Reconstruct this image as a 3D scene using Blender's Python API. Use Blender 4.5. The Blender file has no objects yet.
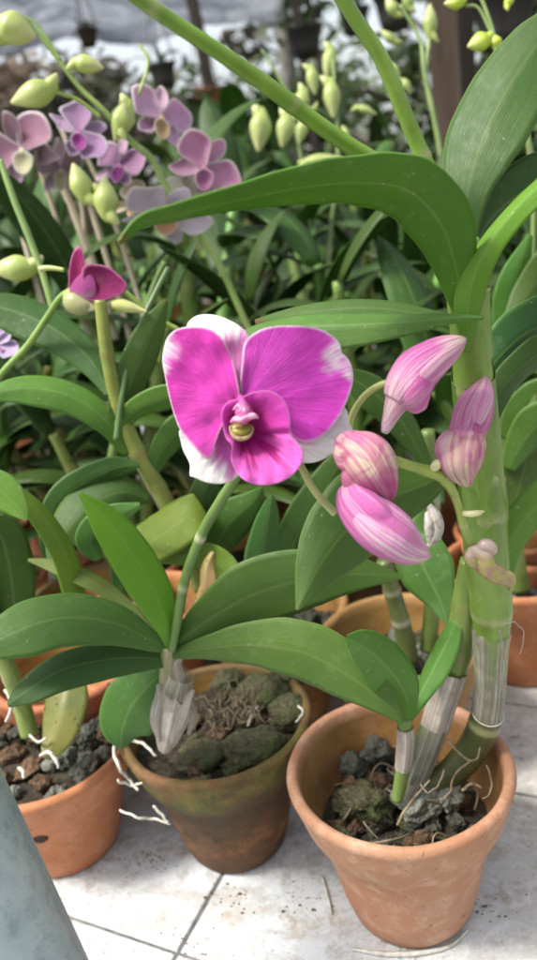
import bpy, math, random
from mathutils import Vector, noise, Matrix
random.seed(7)
SC = bpy.context.scene
COL = SC.collection
rad = math.radians
# ---------------------------------------------------------------- camera basis (photo pixels 537 x 960)
FPX = 753.0
PT = rad(19.5); RL = rad(8.5)
CAM = Vector((0, 0, .40))
FW = Vector((0, math.cos(PT), -math.sin(PT)))
U0 = Vector((0, math.sin(PT), math.cos(PT))); R0 = Vector((1, 0, 0))
RT = R0*math.cos(RL) - U0*math.sin(RL)
UP = U0*math.cos(RL) + R0*math.sin(RL)

DSC = 1.0
def P(x, y, d):
    d = d*DSC
    return CAM + (FW + RT*((x-268.5)/FPX) + UP*((480-y)/FPX))*d
def G(x, y, z):
    v = FW + RT*((x-268.5)/FPX) + UP*((480-y)/FPX)
    return CAM + v*((z-CAM.z)/v.z)
def lerp(a, b, t): return a+(b-a)*t
def ss(a, b, x):
    t = max(0., min(1., (x-a)/(b-a))) if b != a else float(x > a)
    return t*t*(3-2*t)
def mix(c1, c2, t): return tuple(c1[i]+(c2[i]-c1[i])*t for i in range(3))
def nz(x, y=0, z=0): return noise.noise(Vector((x, y, z)))

def catmull(pts, n):
    """n samples per span; pts are tuples of any length"""
    out = []
    m = len(pts)
    for i in range(m-1):
        p0 = pts[max(0, i-1)]; p1 = pts[i]; p2 = pts[i+1]; p3 = pts[min(m-1, i+2)]
        for k in range(n):
            t = k/n
            out.append(tuple(.5*((2*b)+(-a+c)*t+(2*a-5*b+4*c-e)*t*t+(-a+3*b-3*c+e)*t**3) for a, b, c, e in zip(p0, p1, p2, p3)))
    out.append(tuple(pts[-1]))
    return out
def catmull_closed(pts, n):
    out = []; m = len(pts)
    for i in range(m):
        p0 = pts[i-1]; p1 = pts[i]; p2 = pts[(i+1) % m]; p3 = pts[(i+2) % m]
        for k in range(n):
            t = k/n
            out.append(tuple(.5*((2*b)+(-a+c)*t+(2*a-5*b+4*c-e)*t*t+(-a+3*b-3*c+e)*t**3) for a, b, c, e in zip(p0, p1, p2, p3)))
    return out

# ---------------------------------------------------------------- objects
WORLD = {}
def tag(o, label=None, cat=None, group=None, kind=None):
    if label: o['label'] = label
    if cat: o['category'] = cat
    if group: o['group'] = group
    if kind: o['kind'] = kind
    return o
def thing(name, loc, label, cat, group=None):
    o = bpy.data.objects.new(name, None); COL.objects.link(o)
    o.empty_display_size = .02
    o.location = loc; WORLD[o.name] = Vector(loc)
    return tag(o, label, cat, group)

class MB:
    def __init__(s): s.v = []; s.f = []; s.uv = []; s.c = []
    def add(s, p, uv=(0, 0), c=(1, 1, 1)):
        s.v.append(Vector(p)); s.uv.append(uv); s.c.append(c); return len(s.v)-1
    def build(s, name, mat, parent=None, pivot=None, smooth=True):
        me = bpy.data.meshes.new(name)
        if pivot is None:
            pivot = sum(s.v, Vector())/max(1, len(s.v)) if not parent else s.v[0]
        pivot = Vector(pivot)
        me.from_pydata([tuple(p-pivot) for p in s.v], [], s.f)
        uvl = me.uv_layers.new(name='UVMap')
        vi = [0]*len(me.loops); me.loops.foreach_get('vertex_index', vi)
        flat = []
        for i in vi: flat += [s.uv[i][0], s.uv[i][1]]
        uvl.data.foreach_set('uv', flat)
        ca = me.color_attributes.new('pig', 'FLOAT_COLOR', 'POINT')
        flat = []
        for c in s.c: flat += [c[0], c[1], c[2], 1]
        ca.data.foreach_set('color', flat)
        me.polygons.foreach_set('use_smooth', [smooth]*len(me.polygons))
        me.materials.append(mat)
        me.update()
        o = bpy.data.objects.new(name, me); COL.objects.link(o)
        pw = Vector((0, 0, 0))
        if parent:
            o.parent = parent; pw = WORLD[parent.name]
        o.location = pivot-pw
        WORLD[o.name] = pivot
        return o

def frames(pts):
    n = len(pts); T = []
    for i in range(n):
        t = (pts[min(n-1, i+1)]-pts[max(0, i-1)])
        T.append(t.normalized() if t.length > 1e-9 else Vector((0, 0, 1)))
    a = Vector((0, 0, 1)) if abs(T[0].z) < .9 else Vector((1, 0, 0))
    N = [(a-T[0]*a.dot(T[0])).normalized()]
    for i in range(1, n):
        v = N[-1]-T[i]*N[-1].dot(T[i])
        N.append(v.normalized() if v.length > 1e-9 else N[-1])
    return T, N

def add_tube(mb, pts, radii, seg=14, colfn=None, shape=None, caps=True, flat=None):
    pts = [Vector(p) for p in pts]; T, N = frames(pts)
    L = 0; rows = []; n = len(pts)
    tot = sum((pts[i+1]-pts[i]).length for i in range(n-1)) or 1
    for i, p in enumerate(pts):
        if i: L += (p-pts[i-1]).length
        B = T[i].cross(N[i]); row = []
        for k in range(seg+1):
            a = 2*math.pi*k/seg
            r = radii[i]*(shape(L/tot, a) if shape else 1)
            c = colfn(L/tot, a) if colfn else (1, 1, 1)
            row.append(mb.add(p+(N[i]*math.cos(a)+B*math.sin(a))*r, (k/seg, L*10), c))
        rows.append(row)
    for i in range(n-1):
        for k in range(seg):
            mb.f.append((rows[i][k], rows[i][k+1], rows[i+1][k+1], rows[i+1][k]))
    if caps:
        for i, rev in ((0, True), (n-1, False)):
            c = mb.add(pts[i], (.5, 0), mb.c[rows[i][0]])
            for k in range(seg):
                a, b = rows[i][k], rows[i][k+1]
                mb.f.append((c, b, a) if rev else (c, a, b))
    return rows

def px_tube(st, n=8):
    """stations (px, py, depth, radius_px) -> smooth world points and radii"""
    s = catmull(st, n)
    return [P(a, b, d) for a, b, d, r in s], [max(.0002, r*d*DSC/FPX) for a, b, d, r in s]

# leaf: centres, side vectors, half widths ------------------------------------------------
def add_leaf(mb, cs, sides, hw, fold=.25, nu=8, col=(.07, .16, .03), thick=.00045, wave=.0, seed=0, cup=0.0):
    n = len(cs); T, _ = frames(cs)
    hw = [h_*(1+.035*nz(i_*.33, seed, 1)-.10*max(0, nz(i_*.8, seed, 4)-.45)) for i_, h_ in enumerate(hw)]
    grid = []; L = 0; nor = []
    for i in range(n):
        if i: L += (cs[i]-cs[i-1]).length
        s = sides[i]; s = (s-T[i]*s.dot(T[i])).normalized()
        nn = s.cross(T[i]).normalized()
        row = []; nr = []
        for k in range(nu+1):
            t = -1+2*k/nu
            w = wave*math.sin(L*70+seed+(1.7 if t > 0 else 0))*abs(t)**2
            h = abs(t)**1.12*fold + w
            p = cs[i]+s*(t*hw[i]*(1-.25*fold*fold))+nn*(h*hw[i])
            row.append((p, (.5+.5*t, L*10)))
            nr.append((nn - s*(fold*(1 if t > 0 else -1 if t < 0 else 0))).normalized())
        grid.append(row); nor.append(nr)
    tb = .955+.05*nz(seed*3.1, 7.7); bare = (nz(seed*5.3, 2.2) > .12)
    def vc(i, k):
        s_ = i/(n-1)+.02*nz(k*.9, seed)
        return mix(col, (.16, .10, .04), ss(tb, tb+.02, s_)*.85) if bare and nu > 6 else col
    def layer(off, flip):
        idx = [[mb.add(grid[i][k][0]+nor[i][k]*off, grid[i][k][1], vc(i, k)) for k in range(nu+1)] for i in range(n)]
        for i in range(n-1):
            for k in range(nu):
                q = (idx[i][k], idx[i][k+1], idx[i+1][k+1], idx[i+1][k])
                mb.f.append(q[::-1] if flip else q)
        return idx
    a = layer(thick/2, False); b = layer(-thick/2, True)
    for i in range(n-1):
        mb.f.append((a[i][0], a[i+1][0], b[i+1][0], b[i][0]))
        mb.f.append((a[i+1][nu], a[i][nu], b[i][nu], b[i+1][nu]))
    mb.f.append(tuple(a[0][::-1][k] for k in range(nu+1))+tuple(b[0]))

def leaf(parent, st, col=(.075, .17, .035), fold=.25, mat=None, label=None, wave=0.045, name='leaf', n=7, thick=.0005):
    """st: (px, py, depth, full width in px as seen, roll degrees)"""
    s = catmull(st, n)
    cs = [P(a[0], a[1], a[2]) for a in s]
    T, _ = frames(cs); sides = []; hw = []
    for i, a in enumerate(s):
        V = (cs[i]-CAM).normalized()
        sv = T[i].cross(V)
        sv = sv.normalized()
        r = rad(a[4])
        bn = T[i].cross(sv).normalized()
        sides.append(sv*math.cos(r)+bn*math.sin(r))
        hw.append(max(.0003, .5*a[3]*a[2]/FPX/max(.25, math.cos(r))))
    mb = MB(); add_leaf(mb, cs, sides, hw, fold, 10, col, wave=wave, seed=random.random()*9, thick=thick)
    o = mb.build(name, mat or M['leaf'], parent)
    if label: o['label'] = label
    return o

# ---------------------------------------------------------------- materials
M = {}
class NT:
    def __init__(s, name):
        s.m = bpy.data.materials.new(name); s.m.use_nodes = True
        s.t = s.m.node_tree; s.t.nodes.clear(); M[name] = s.m
        s.out = s.n('ShaderNodeOutputMaterial')
    def n(s, ty, **kw):
        nd = s.t.nodes.new(ty)
        for k, v in kw.items():
            if k.startswith('_'): setattr(nd, k[1:], v)
            else: nd.inputs[k.replace('__', ' ')].default_value = v
        return nd
    def l(s, a, b): s.t.links.new(a, b)
    def noise(s, vec, scale, detail=4, rough=.6, dist=0):
        nd = s.n('ShaderNodeTexNoise'); nd.inputs['Scale'].default_value = scale
        nd.inputs['Detail'].default_value = detail; nd.inputs['Roughness'].default_value = rough
        nd.inputs['Distortion'].default_value = dist
        if vec: s.l(vec, nd.inputs['Vector'])
        return nd.outputs['Fac']
    def mapv(s, vec, scale, loc=(0, 0, 0), rot=(0, 0, 0)):
        nd = s.n('ShaderNodeMapping'); nd.inputs['Scale'].default_value = scale
        nd.inputs['Location'].default_value = loc; nd.inputs['Rotation'].default_value = rot
        s.l(vec, nd.inputs['Vector']); return nd.outputs['Vector']
    def ramp(s, fac, stops):
        nd = s.n('ShaderNodeValToRGB'); cr = nd.color_ramp
        while len(cr.elements) > 1: cr.elements.remove(cr.elements[-1])
        for i, (p, c) in enumerate(stops):
            e = cr.elements[0] if i == 0 else cr.elements.new(p)
            e.position = p
            c = (c, c, c) if isinstance(c, (int, float)) else c
            e.color = (*c, 1)
        s.l(fac, nd.inputs['Fac']); return nd.outputs['Color']
    def mixc(s, fac, a, b, mode='MIX'):
        nd = s.n('ShaderNodeMix'); nd.data_type = 'RGBA'; nd.blend_type = mode
        for x, i in ((fac, 0), (a, 6), (b, 7)):
            if hasattr(x, 'links'): s.l(x, nd.inputs[i])
            elif i == 0: nd.inputs[0].default_value = x
            else: nd.inputs[i].default_value = (*x, 1)
        return nd.outputs[2]
    def math(s, op, a, b=0.0):
        nd = s.n('ShaderNodeMath'); nd.operation = op
        for x, i in ((a, 0), (b, 1)):
            if hasattr(x, 'links'): s.l(x, nd.inputs[i])
            else: nd.inputs[i].default_value = x
        return nd.outputs[0]
    def bump(s, h, strength, dist=.001):
        nd = s.n('ShaderNodeBump'); nd.inputs['Strength'].default_value = strength
        nd.inputs['Distance'].default_value = dist
        s.l(h, nd.inputs['Height']); return nd.outputs['Normal']
    def coord(s, k='Object'):
        if not hasattr(s, 'tc'): s.tc = s.n('ShaderNodeTexCoord')
        return s.tc.outputs[k]
    def attr(s):
        nd = s.n('ShaderNodeAttribute'); nd.attribute_name = 'pig'; return nd.outputs['Color']
    def objrand(s):
        return s.n('ShaderNodeObjectInfo').outputs['Random']
    def finish(s, color, rough=.5, normal=None, transl=0, spec=.5, tcol=None, coat=0, sheen=0):
        b = s.n('ShaderNodeBsdfPrincipled')
        if hasattr(color, 'links'): s.l(color, b.inputs['Base Color'])
        else: b.inputs['Base Color'].default_value = (*color, 1)
        if hasattr(rough, 'links'): s.l(rough, b.inputs['Roughness'])
        else: b.inputs['Roughness'].default_value = rough
        b.inputs['Specular IOR Level'].default_value = spec
        b.inputs['Coat Weight'].default_value = coat
        b.inputs['Sheen Weight'].default_value = sheen
        if normal: s.l(normal, b.inputs['Normal'])
        o = b.outputs[0]
        if transl:
            t = s.n('ShaderNodeBsdfTranslucent')
            c = tcol if tcol is not None else color
            if hasattr(c, 'links'): s.l(c, t.inputs['Color'])
            else: t.inputs['Color'].default_value = (*c, 1)
            mx = s.n('ShaderNodeMixShader'); mx.inputs[0].default_value = transl
            s.l(o, mx.inputs[1]); s.l(t.outputs[0], mx.inputs[2]); o = mx.outputs[0]
        s.l(o, s.out.inputs['Surface']); return b

def make_materials():
    # ---- leaf
    m = NT('leaf'); uv = m.coord('UV'); ob = m.coord('Object')
    base = m.mixc(1, m.attr(), (.92, 1.02, .62), 'MULTIPLY')
    big = m.noise(ob, 22, 3)
    c = m.mixc(m.ramp(big, [(.3, .0), (.75, .6)]), base, m.mixc(1, base, (1.7, 1.4, 1.1), 'MULTIPLY'))
    lb = m.noise(ob, 7, 2); c = m.mixc(m.ramp(lb, [(.35, .45), (.6, 0.)]), c, m.mixc(1, base, (.55, .62, .6), 'MULTIPLY'))
    vein = m.noise(m.mapv(uv, (60, .8, 1)), 1.0, 4, .7)
    c = m.mixc(m.ramp(vein, [(.42, .0), (.62, .08)]), c, m.mixc(1, base, (1.9, 1.7, 1.6), 'MULTIPLY'))
    sep = m.n('ShaderNodeSeparateXYZ'); m.l(uv, sep.inputs[0])
    du = m.math('ABSOLUTE', m.math('SUBTRACT', sep.outputs[0], .5))
    mid = m.ramp(du, [(.0, 1.), (.012, .7), (.035, 0.)])
    edge = m.ramp(du, [(.470, 0.), (.492, 1.)])
    c = m.mixc(m.math('MULTIPLY', mid, .4), c, (.20, .30, .09))
    c = m.mixc(m.math('MULTIPLY', edge, .35), c, (.20, .34, .08))
    # dusty water marks
    d1 = m.noise(ob, 140, 5, .7); d2 = m.noise(ob, 30, 2)
    dust = m.math('MULTIPLY', m.ramp(d1, [(.52, 0.), (.72, 1.)]), m.ramp(d2, [(.45, .0), (.66, .32)]))
    c = m.mixc(dust, c, (.28, .36, .22))
    d3 = m.noise(ob, 420, 2, .5)
    c = m.mixc(m.ramp(d3, [(.73, 0.), (.76, .55)]), c, (.42, .47, .36))
    # a few brown blemishes
    d4 = m.noise(ob, 75, 2, .5)
    c = m.mixc(m.ramp(d4, [(.76, 0.), (.80, .6)]), c, (.10, .08, .03))
    orr = m.n('ShaderNodeHueSaturation'); m.l(c, orr.inputs['Color'])
    m.l(m.math('ADD', m.math('MULTIPLY', m.objrand(), .5), .75), orr.inputs['Value'])
    m.l(m.math('ADD', m.math('MULTIPLY', m.objrand(), .03), .485), orr.inputs['Hue'])
    c = orr.outputs['Color']
    rough = m.ramp(d1, [(.3, .34), (.7, .55)])
    tc = m.mixc(1, c, (1.5, 1.6, .5), 'MULTIPLY')
    h = m.math('ADD', m.math('MULTIPLY', vein, .5), m.math('ADD', m.math('MULTIPLY', m.noise(m.mapv(ob, (1, 1, 1)), 55, 3), 1.6), m.math('MULTIPLY', big, 2.2)))
    m.finish(c, rough, m.bump(h, .35, .0016), .28, .30, tc)
    # ---- old spotted leaf
    m = NT('spotted_leaf'); uv = m.coord('UV'); ob = m.coord('Object'); base = m.attr()
    c = m.mixc(m.ramp(m.noise(ob, 45, 4), [(.35, 0.), (.65, .8)]), base, (.22, .20, .045))
    vo = m.n('ShaderNodeTexVoronoi', Scale=260.0); m.l(ob, vo.inputs['Vector'])
    c = m.mixc(m.math('MULTIPLY', m.ramp(vo.outputs['Distance'], [(.16, 1.), (.28, 0.)]), m.ramp(m.noise(ob, 90, 2), [(.45, 0.), (.55, .85)])), c, (.045, .03, .012))
    m.finish(c, .45, m.bump(m.noise(ob, 120, 3), .3, .0008), .15, .35)
    # ---- cane (green stem)
    m = NT('cane'); uv = m.coord('UV'); ob = m.coord('Object'); base = m.attr()
    st = m.noise(m.mapv(uv, (22, .8, 1)), 1.0, 3)
    c = m.mixc(m.ramp(st, [(.4, .0), (.65, .3)]), base, m.mixc(1, base, (1.6, 1.5, 1.5), 'MULTIPLY'))
    b1 = m.noise(ob, 60, 4, .65)
    c = m.mixc(m.ramp(m.noise(ob, 25, 3), [(.35, .5), (.6, 0.)]), c, m.mixc(1, base, (.45, .62, .5), 'MULTIPLY'))
    c = m.mixc(m.ramp(b1, [(.5, 0.), (.7, .6)]), c, m.mixc(1, base, (.6, .62, .5), 'MULTIPLY'))
    sp = m.noise(ob, 300, 2)
    c = m.mixc(m.ramp(sp, [(.70, 0.), (.74, .6)]), c, (.16, .12, .05))
    m.finish(c, .38, m.bump(st, .25, .0005), .08, .5)
    # ---- petals
    m = NT('petal'); uv = m.coord('UV'); ob = m.coord('Object'); base = m.attr()
    v1 = m.noise(m.mapv(uv, (46, 3.2, 1)), 1.0, 5, .7, 1.2)
    v2 = m.noise(ob, 260, 3)
    c = m.mixc(m.ramp(v1, [(.42, .0), (.66, .12)]), base, m.mixc(1, base, (1.25, 2.6, 1.2), 'MULTIPLY'))
    c = m.mixc(m.ramp(v1, [(.32, .12), (.46, .0)]), c, m.mixc(1, base, (.85, .55, .82), 'MULTIPLY'))
    hh = m.math('ADD', m.math('MULTIPLY', v1, 1.), m.math('MULTIPLY', v2, .3))
    m.finish(c, .48, m.bump(hh, .8, .0012), .32, .3, c, sheen=.05)
    # ---- buds
    m = NT('bud_skin'); uv = m.coord('UV'); ob = m.coord('Object'); base = m.mixc(.30, m.attr(), (.52, .40, .33))
    v1 = m.noise(m.mapv(uv, (24, 1.6, 1)), 1.0, 5, .72, .8)
    v2 = m.noise(ob, 300, 3)
    sepc = m.n('ShaderNodeSeparateColor'); m.l(base, sepc.inputs[0])
    c = m.mixc(m.ramp(v1, [(.46, .0), (.56, .85)]), base, m.mixc(1, base, (.80, .34, .70), 'MULTIPLY'))
    c = m.mixc(m.ramp(v1, [(.34, .22), (.46, .0)]), c, (.74, .62, .58))
    hh = m.math('ADD', m.math('MULTIPLY', v1, 1.2), m.math('MULTIPLY', v2, .5))
    m.finish(c, .55, m.bump(hh, .8, .0011), .22, .28, c)
    m = NT('waxy'); base = m.attr(); ob = m.coord('Object')
    v = m.noise(ob, 90, 3)
    c = m.mixc(m.ramp(v, [(.35, 0.), (.7, .5)]), base, m.mixc(1, base, (1.3, 1.25, 1.1), 'MULTIPLY'))
    m.finish(c, .38, m.bump(v, .2, .0006), .25, .5)
    # ---- papery sheath
    m = NT('papery_sheath'); uv = m.coord('UV'); ob = m.coord('Object')
    s1 = m.noise(m.mapv(uv, (30, .5, 1)), 1.0, 4, .7)
    s2 = m.noise(ob, 90, 3)
    c = m.mixc(m.ramp(s2, [(.35, 0.), (.7, 1.)]), (.40, .37, .29), (.62, .60, .54))
    b = m.finish(c, .5, m.bump(s1, .5, .0008), .3, .4)
    tr = m.n('ShaderNodeBsdfTransparent'); mx = m.n('ShaderNodeMixShader')
    fac = m.ramp(s1, [(.40, .18), (.52, .55), (.64, .8)])
    src = m.out.inputs['Surface'].links[0].from_socket
    m.l(fac, mx.inputs[0]); m.l(tr.outputs[0], mx.inputs[1]); m.l(src, mx.inputs[2])
    m.l(mx.outputs[0], m.out.inputs['Surface'])
    m = NT('dry_sheath'); uv = m.coord('UV'); ob = m.coord('Object')
    s1 = m.noise(m.mapv(uv, (26, .5, 1)), 1.0, 4, .7)
    s2 = m.noise(ob, 120, 4)
    c = m.ramp(s1, [(.34, (.14, .12, .07)), (.48, (.42, .38, .32)), (.62, (.66, .63, .58))])
    c = m.mixc(m.ramp(s2, [(.45, 0.), (.65, .6)]), c, (.34, .24, .20))
    m.finish(c, .55, m.bump(s1, .8, .001), .15, .4)
    # ---- terracotta family
    def clay(name, c1, c2, moss=0., pale=.3, seed=0, blotch=(.10, .045, .02), bl=.3, mossc=(.085, .10, .022)):
        m = NT(name); ob = m.coord('Object'); obm = m.mapv(ob, (1, 1, 1), (seed, seed*.7, 0))
        n1 = m.noise(obm, 18, 5, .65); n2 = m.noise(obm, 75, 5, .7); n3 = m.noise(obm, 330, 3, .6)
        c = m.mixc(m.ramp(n1, [(.3, 0.), (.7, 1.)]), c1, c2)
        c = m.mixc(m.ramp(n2, [(.48, 0.), (.75, pale)]), c, (.60, .42, .32))
        z = m.n('ShaderNodeSeparateXYZ'); m.l(ob, z.inputs[0])
        # moss, dark and orange rings keyed on height with ragged edge
        zz = m.math('ADD', z.outputs[2], m.math('MULTIPLY', m.math('SUBTRACT', n1, .5), .05))
        if moss:
            mk = m.ramp(m.math('MULTIPLY', zz, 10.), [(.25, .05), (.55, .35), (.72, 1.), (.9, .95), (.99, .5)])
            mk2 = m.ramp(m.noise(obm, 34, 5, .7), [(.36, 0.), (.52, 1.)])
            c = m.mixc(m.math('MULTIPLY', m.math('MULTIPLY', mk, mk2), moss), c, m.ramp(n2, [(.35, mossc), (.65, (mossc[0]*2.2, mossc[1]*2.1, mossc[2]*2))]))
        if moss > .5:
            c = m.mixc(m.math('MULTIPLY', m.ramp(m.math('MULTIPLY', zz, 10.), [(.0, .5), (.25, .2), (.45, .6), (.56, 1.), (.68, .9), (.80, .1)]), m.ramp(n2, [(.3, .55), (.6, 1.)])), c, (.035, .02, .009))
            c = m.mixc(m.math('MULTIPLY', m.ramp(m.math('MULTIPLY', zz, 10.), [(.1, .0), (.25, .9), (.4, .3)]), m.ramp(n2, [(.45, 0.), (.6, .6)])), c, (.30, .12, .045))
        c = m.mixc(m.ramp(m.noise(obm, 40, 4, .75), [(.56, 0.), (.72, bl)]), c, blotch)
        c = m.mixc(m.ramp(n3, [(.66, 0.), (.71, .8)]), c, (.12, .05, .025))
        c = m.mixc(m.math('MULTIPLY', m.ramp(m.noise(obm, 130, 3, .6), [(.64, 0.), (.69, .85)]), m.ramp(m.noise(obm, 12, 2), [(.5, 0.), (.6, 1.)])), c, (.10, .035, .02))
        # scraped lines along the wheel direction
        sc = m.noise(m.mapv(ob, (3, 3, 160)), 1.0, 3)
        c = m.mixc(m.ramp(sc, [(.58, 0.), (.75, .25)]), c, (.30, .13, .06))
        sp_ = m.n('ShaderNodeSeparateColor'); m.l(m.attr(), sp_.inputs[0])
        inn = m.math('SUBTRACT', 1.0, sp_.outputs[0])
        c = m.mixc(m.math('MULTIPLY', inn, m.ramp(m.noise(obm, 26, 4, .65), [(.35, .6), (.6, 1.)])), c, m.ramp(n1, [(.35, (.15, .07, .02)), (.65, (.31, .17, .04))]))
        h = m.math('ADD', m.math('ADD', m.math('MULTIPLY', n2, .5), m.math('MULTIPLY', n3, .35)), m.math('MULTIPLY', sc, .25))
        m.finish(c, m.ramp(n2, [(.3, .62), (.7, .85)]), m.bump(h, .6, .0012), 0, .35)
    clay('terracotta_pale', (.34, .15, .082), (.385, .21, .13), 0.12, .55, 0, bl=.22)
    clay('terracotta_orange', (.36, .125, .048), (.42, .17, .075), 0.0, .28, 3, bl=.25)
    clay('terracotta_mossy', (.085, .037, .016), (.15, .068, .031), .92, .12, 5, (.025, .02, .01), .75, (.065, .072, .014))
    clay('terracotta_ochre', (.28, .13, .045), (.34, .20, .07), .35, .2, 8, (.06, .05, .02), .3, (.16, .12, .03))
    clay('terracotta_red', (.30, .085, .04), (.36, .12, .06), 0.1, .25, 11, bl=.2)
    # ---- stones
    def stone(name, c1, c2, c3, mossc, mossf):
        m = NT(name); ob = m.coord('Object')
        n1 = m.noise(ob, 60, 5, .7); n2 = m.noise(ob, 230, 4, .7)
        c = m.mixc(m.ramp(m.objrand(), [(0., 0.), (1., 1.)]), c1, c2)
        c = m.mixc(m.ramp(n2, [(.45, 0.), (.7, .8)]), c, c3)
        c = m.mixc(m.math('MULTIPLY', m.ramp(n1, [(.40, 0.), (.58, 1.)]), mossf), c, mossc)
        m.finish(c, .8, m.bump(m.math('ADD', n1, m.math('MULTIPLY', n2, 1.6)), 1., .004), 0, .3)
    stone('stone_moss', (.06, .05, .03), (.11, .085, .05), (.22, .21, .13), (.065, .085, .025), .85)
    stone('stone_dark', (.035, .035, .033), (.09, .085, .075), (.17, .17, .15), (.07, .09, .045), .45)
    stone('stone_pale', (.13, .13, .11), (.28, .28, .25), (.58, .58, .53), (.09, .11, .06), .6)
    stone('bark', (.07, .04, .022), (.16, .085, .045), (.30, .20, .12), (.10, .08, .04), .3)
    m = NT('root'); ob = m.coord('Object'); n = m.noise(ob, 200, 3)
    m.finish(m.ramp(n, [(.3, (.34, .32, .25)), (.7, (.66, .64, .58))]), .6, m.bump(n, .4, .0005), .1)
    m = NT('old_root'); ob = m.coord('Object'); n = m.noise(ob, 160, 3)
    m.finish(m.ramp(n, [(.3, (.10, .075, .04)), (.7, (.30, .24, .15))]), .7, m.bump(n, .4, .0005), .1)
    m = NT('potting_mix'); ob = m.coord('Object'); n = m.noise(ob, 220, 5, .75)
    m.finish(m.ramp(n, [(.35, (.018, .015, .012)), (.55, (.06, .05, .035)), (.72, (.16, .13, .09))]), .9, m.bump(n, 1., .004), 0, .2)
    # ---- tile
    m = NT('tile'); ob = m.coord('Object')
    n1 = m.noise(ob, 9, 5, .65); n2 = m.noise(ob, 55, 6, .75, .6); n3 = m.noise(ob, 300, 3, .6)
    sx = m.n('ShaderNodeSeparateXYZ'); m.l(ob, sx.inputs[0])
    c = m.mixc(m.ramp(n1, [(.3, 0.), (.7, 1.)]), (.46, .495, .525), (.56, .58, .595))
    wear = m.ramp(m.math('ADD', m.math('MULTIPLY', sx.outputs[0], 3.2), m.math('MULTIPLY', n1, .9)), [(.45, .0), (.95, 1.)])
    c = m.mixc(m.math('MULTIPLY', wear, .75), c, (.42, .40, .35))
    c = m.mixc(m.ramp(n2, [(.50, 0.), (.64, .8)]), c, (.31, .285, .25))
    c = m.mixc(m.ramp(m.noise(ob, 90, 5, .8, 1.2), [(.52, 0.), (.66, .55)]), c, (.66, .67, .67))
    sm_ = m.ramp(m.noise(m.mapv(ob, (1, 2.4, 1), (3, 1, 0), (0, 0, .5)), 14, 5, .75, 1.5), [(.5, 0.), (.62, .6)]); c = m.mixc(sm_, c, (.34, .33, .32))
    c = m.mixc(m.ramp(m.noise(ob, 28, 4, .7), [(.57, 0.), (.68, .7)]), c, (.33, .27, .20))
    c = m.mixc(m.ramp(m.math('ADD', m.math('MULTIPLY', m.noise(ob, 160, 5, .8), .6), m.math('MULTIPLY', n1, .4)), [(.54, 0.), (.62, .7)]), c, (.22, .19, .15))
    c = m.mixc(m.ramp(n3, [(.64, 0.), (.70, .75)]), c, (.24, .17, .11))
    vo = m.n('ShaderNodeTexVoronoi'); vo.feature = 'DISTANCE_TO_EDGE'; vo.inputs['Scale'].default_value = 9
    m.l(m.mixc(.08, ob, m.n('ShaderNodeTexNoise', Scale=25.0).outputs['Color'], 'ADD'), vo.inputs['Vector'])
    crack = m.math('MULTIPLY', m.ramp(vo.outputs['Distance'], [(.0, 1.), (.012, 0.)]), m.ramp(n1, [(.5, 0.), (.6, .7)]))
    c = m.mixc(crack, c, (.20, .18, .15))
    st_ = m.ramp(m.noise(m.mapv(ob, (1, 1, 1), (7, 3, 0)), 33, 6, .75, 2.5), [(.47, 0.), (.495, 1.), (.52, 0.)])
    c = m.mixc(m.math('MULTIPLY', st_, m.ramp(m.noise(m.mapv(ob, (1, 1, 1), (2, 9, 0)), 14, 2), [(.48, 0.), (.58, .4)])), c, (.24, .21, .18))
    m.finish(c, m.ramp(n2, [(.3, .38), (.65, .75)]), m.bump(m.math('ADD', n2, m.math('MULTIPLY', n3, .4)), .35, .0012), 0, .45)
    m = NT('grout'); ob = m.coord('Object'); n = m.noise(ob, 120, 4)
    m.finish(m.ramp(n, [(.3, (.07, .075, .075)), (.7, (.20, .20, .19))]), .9, m.bump(n, .6, .001), 0, .2)
    m = NT('concrete'); ob = m.coord('Object'); n = m.noise(ob, 20, 5)
    m.finish(m.ramp(n, [(.3, (.16, .15, .135)), (.7, (.33, .32, .30))]), .9, m.bump(n, .6, .003), 0, .2)
    m = NT('ground'); ob = m.coord('Object'); n = m.noise(ob, 3, 6, .7)
    m.finish(m.ramp(n, [(.3, (.05, .045, .035)), (.7, (.16, .14, .11))]), .95, m.bump(n, .6, .02), 0, .2)
    m = NT('metal'); ob = m.coord('Object'); n = m.noise(m.mapv(ob, (1, 1, .25)), 60, 4, .7); n2 = m.noise(ob, 18, 4)
    c = m.mixc(m.ramp(n2, [(.35, 0.), (.65, 1.)]), (.22, .285, .30), (.33, .39, .40))
    c = m.mixc(m.ramp(n, [(.45, 0.), (.7, .8)]), c, (.42, .44, .42))
    c = m.mixc(m.ramp(m.noise(ob, 140, 5, .8), [(.5, 0.), (.7, .6)]), c, (.12, .15, .15))
    b = m.finish(c, .48, m.bump(n, .3, .001), 0, .5); b.inputs['Metallic'].default_value = .35
    m = NT('wood'); ob = m.coord('Object'); n = m.noise(m.mapv(ob, (1, 1, .08)), 40, 4, .7)
    m.finish(m.ramp(n, [(.3, (.025, .017, .012)), (.7, (.06, .043, .032))]), .85, m.bump(n, .6, .004), 0, .2)
    m = NT('dark_plastic'); m.finish((.03, .028, .027), .5)
    m = NT('dark_hole_disc'); m.finish((.035, .016, .009), .9)
    m = NT('wire'); m.finish((.10, .10, .10), .4)
    m = NT('dry_cane'); uv = m.coord('UV'); n = m.noise(m.mapv(uv, (10, .8, 1)), 1.0, 4)
    m.finish(m.ramp(n, [(.3, (.30, .24, .15)), (.7, (.62, .55, .42))]), .6, m.bump(n, .4, .001), .05)
    m = NT('tarp'); ob = m.coord('Object'); n = m.noise(ob, 3.2, 6, .7, 1.0)
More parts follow.
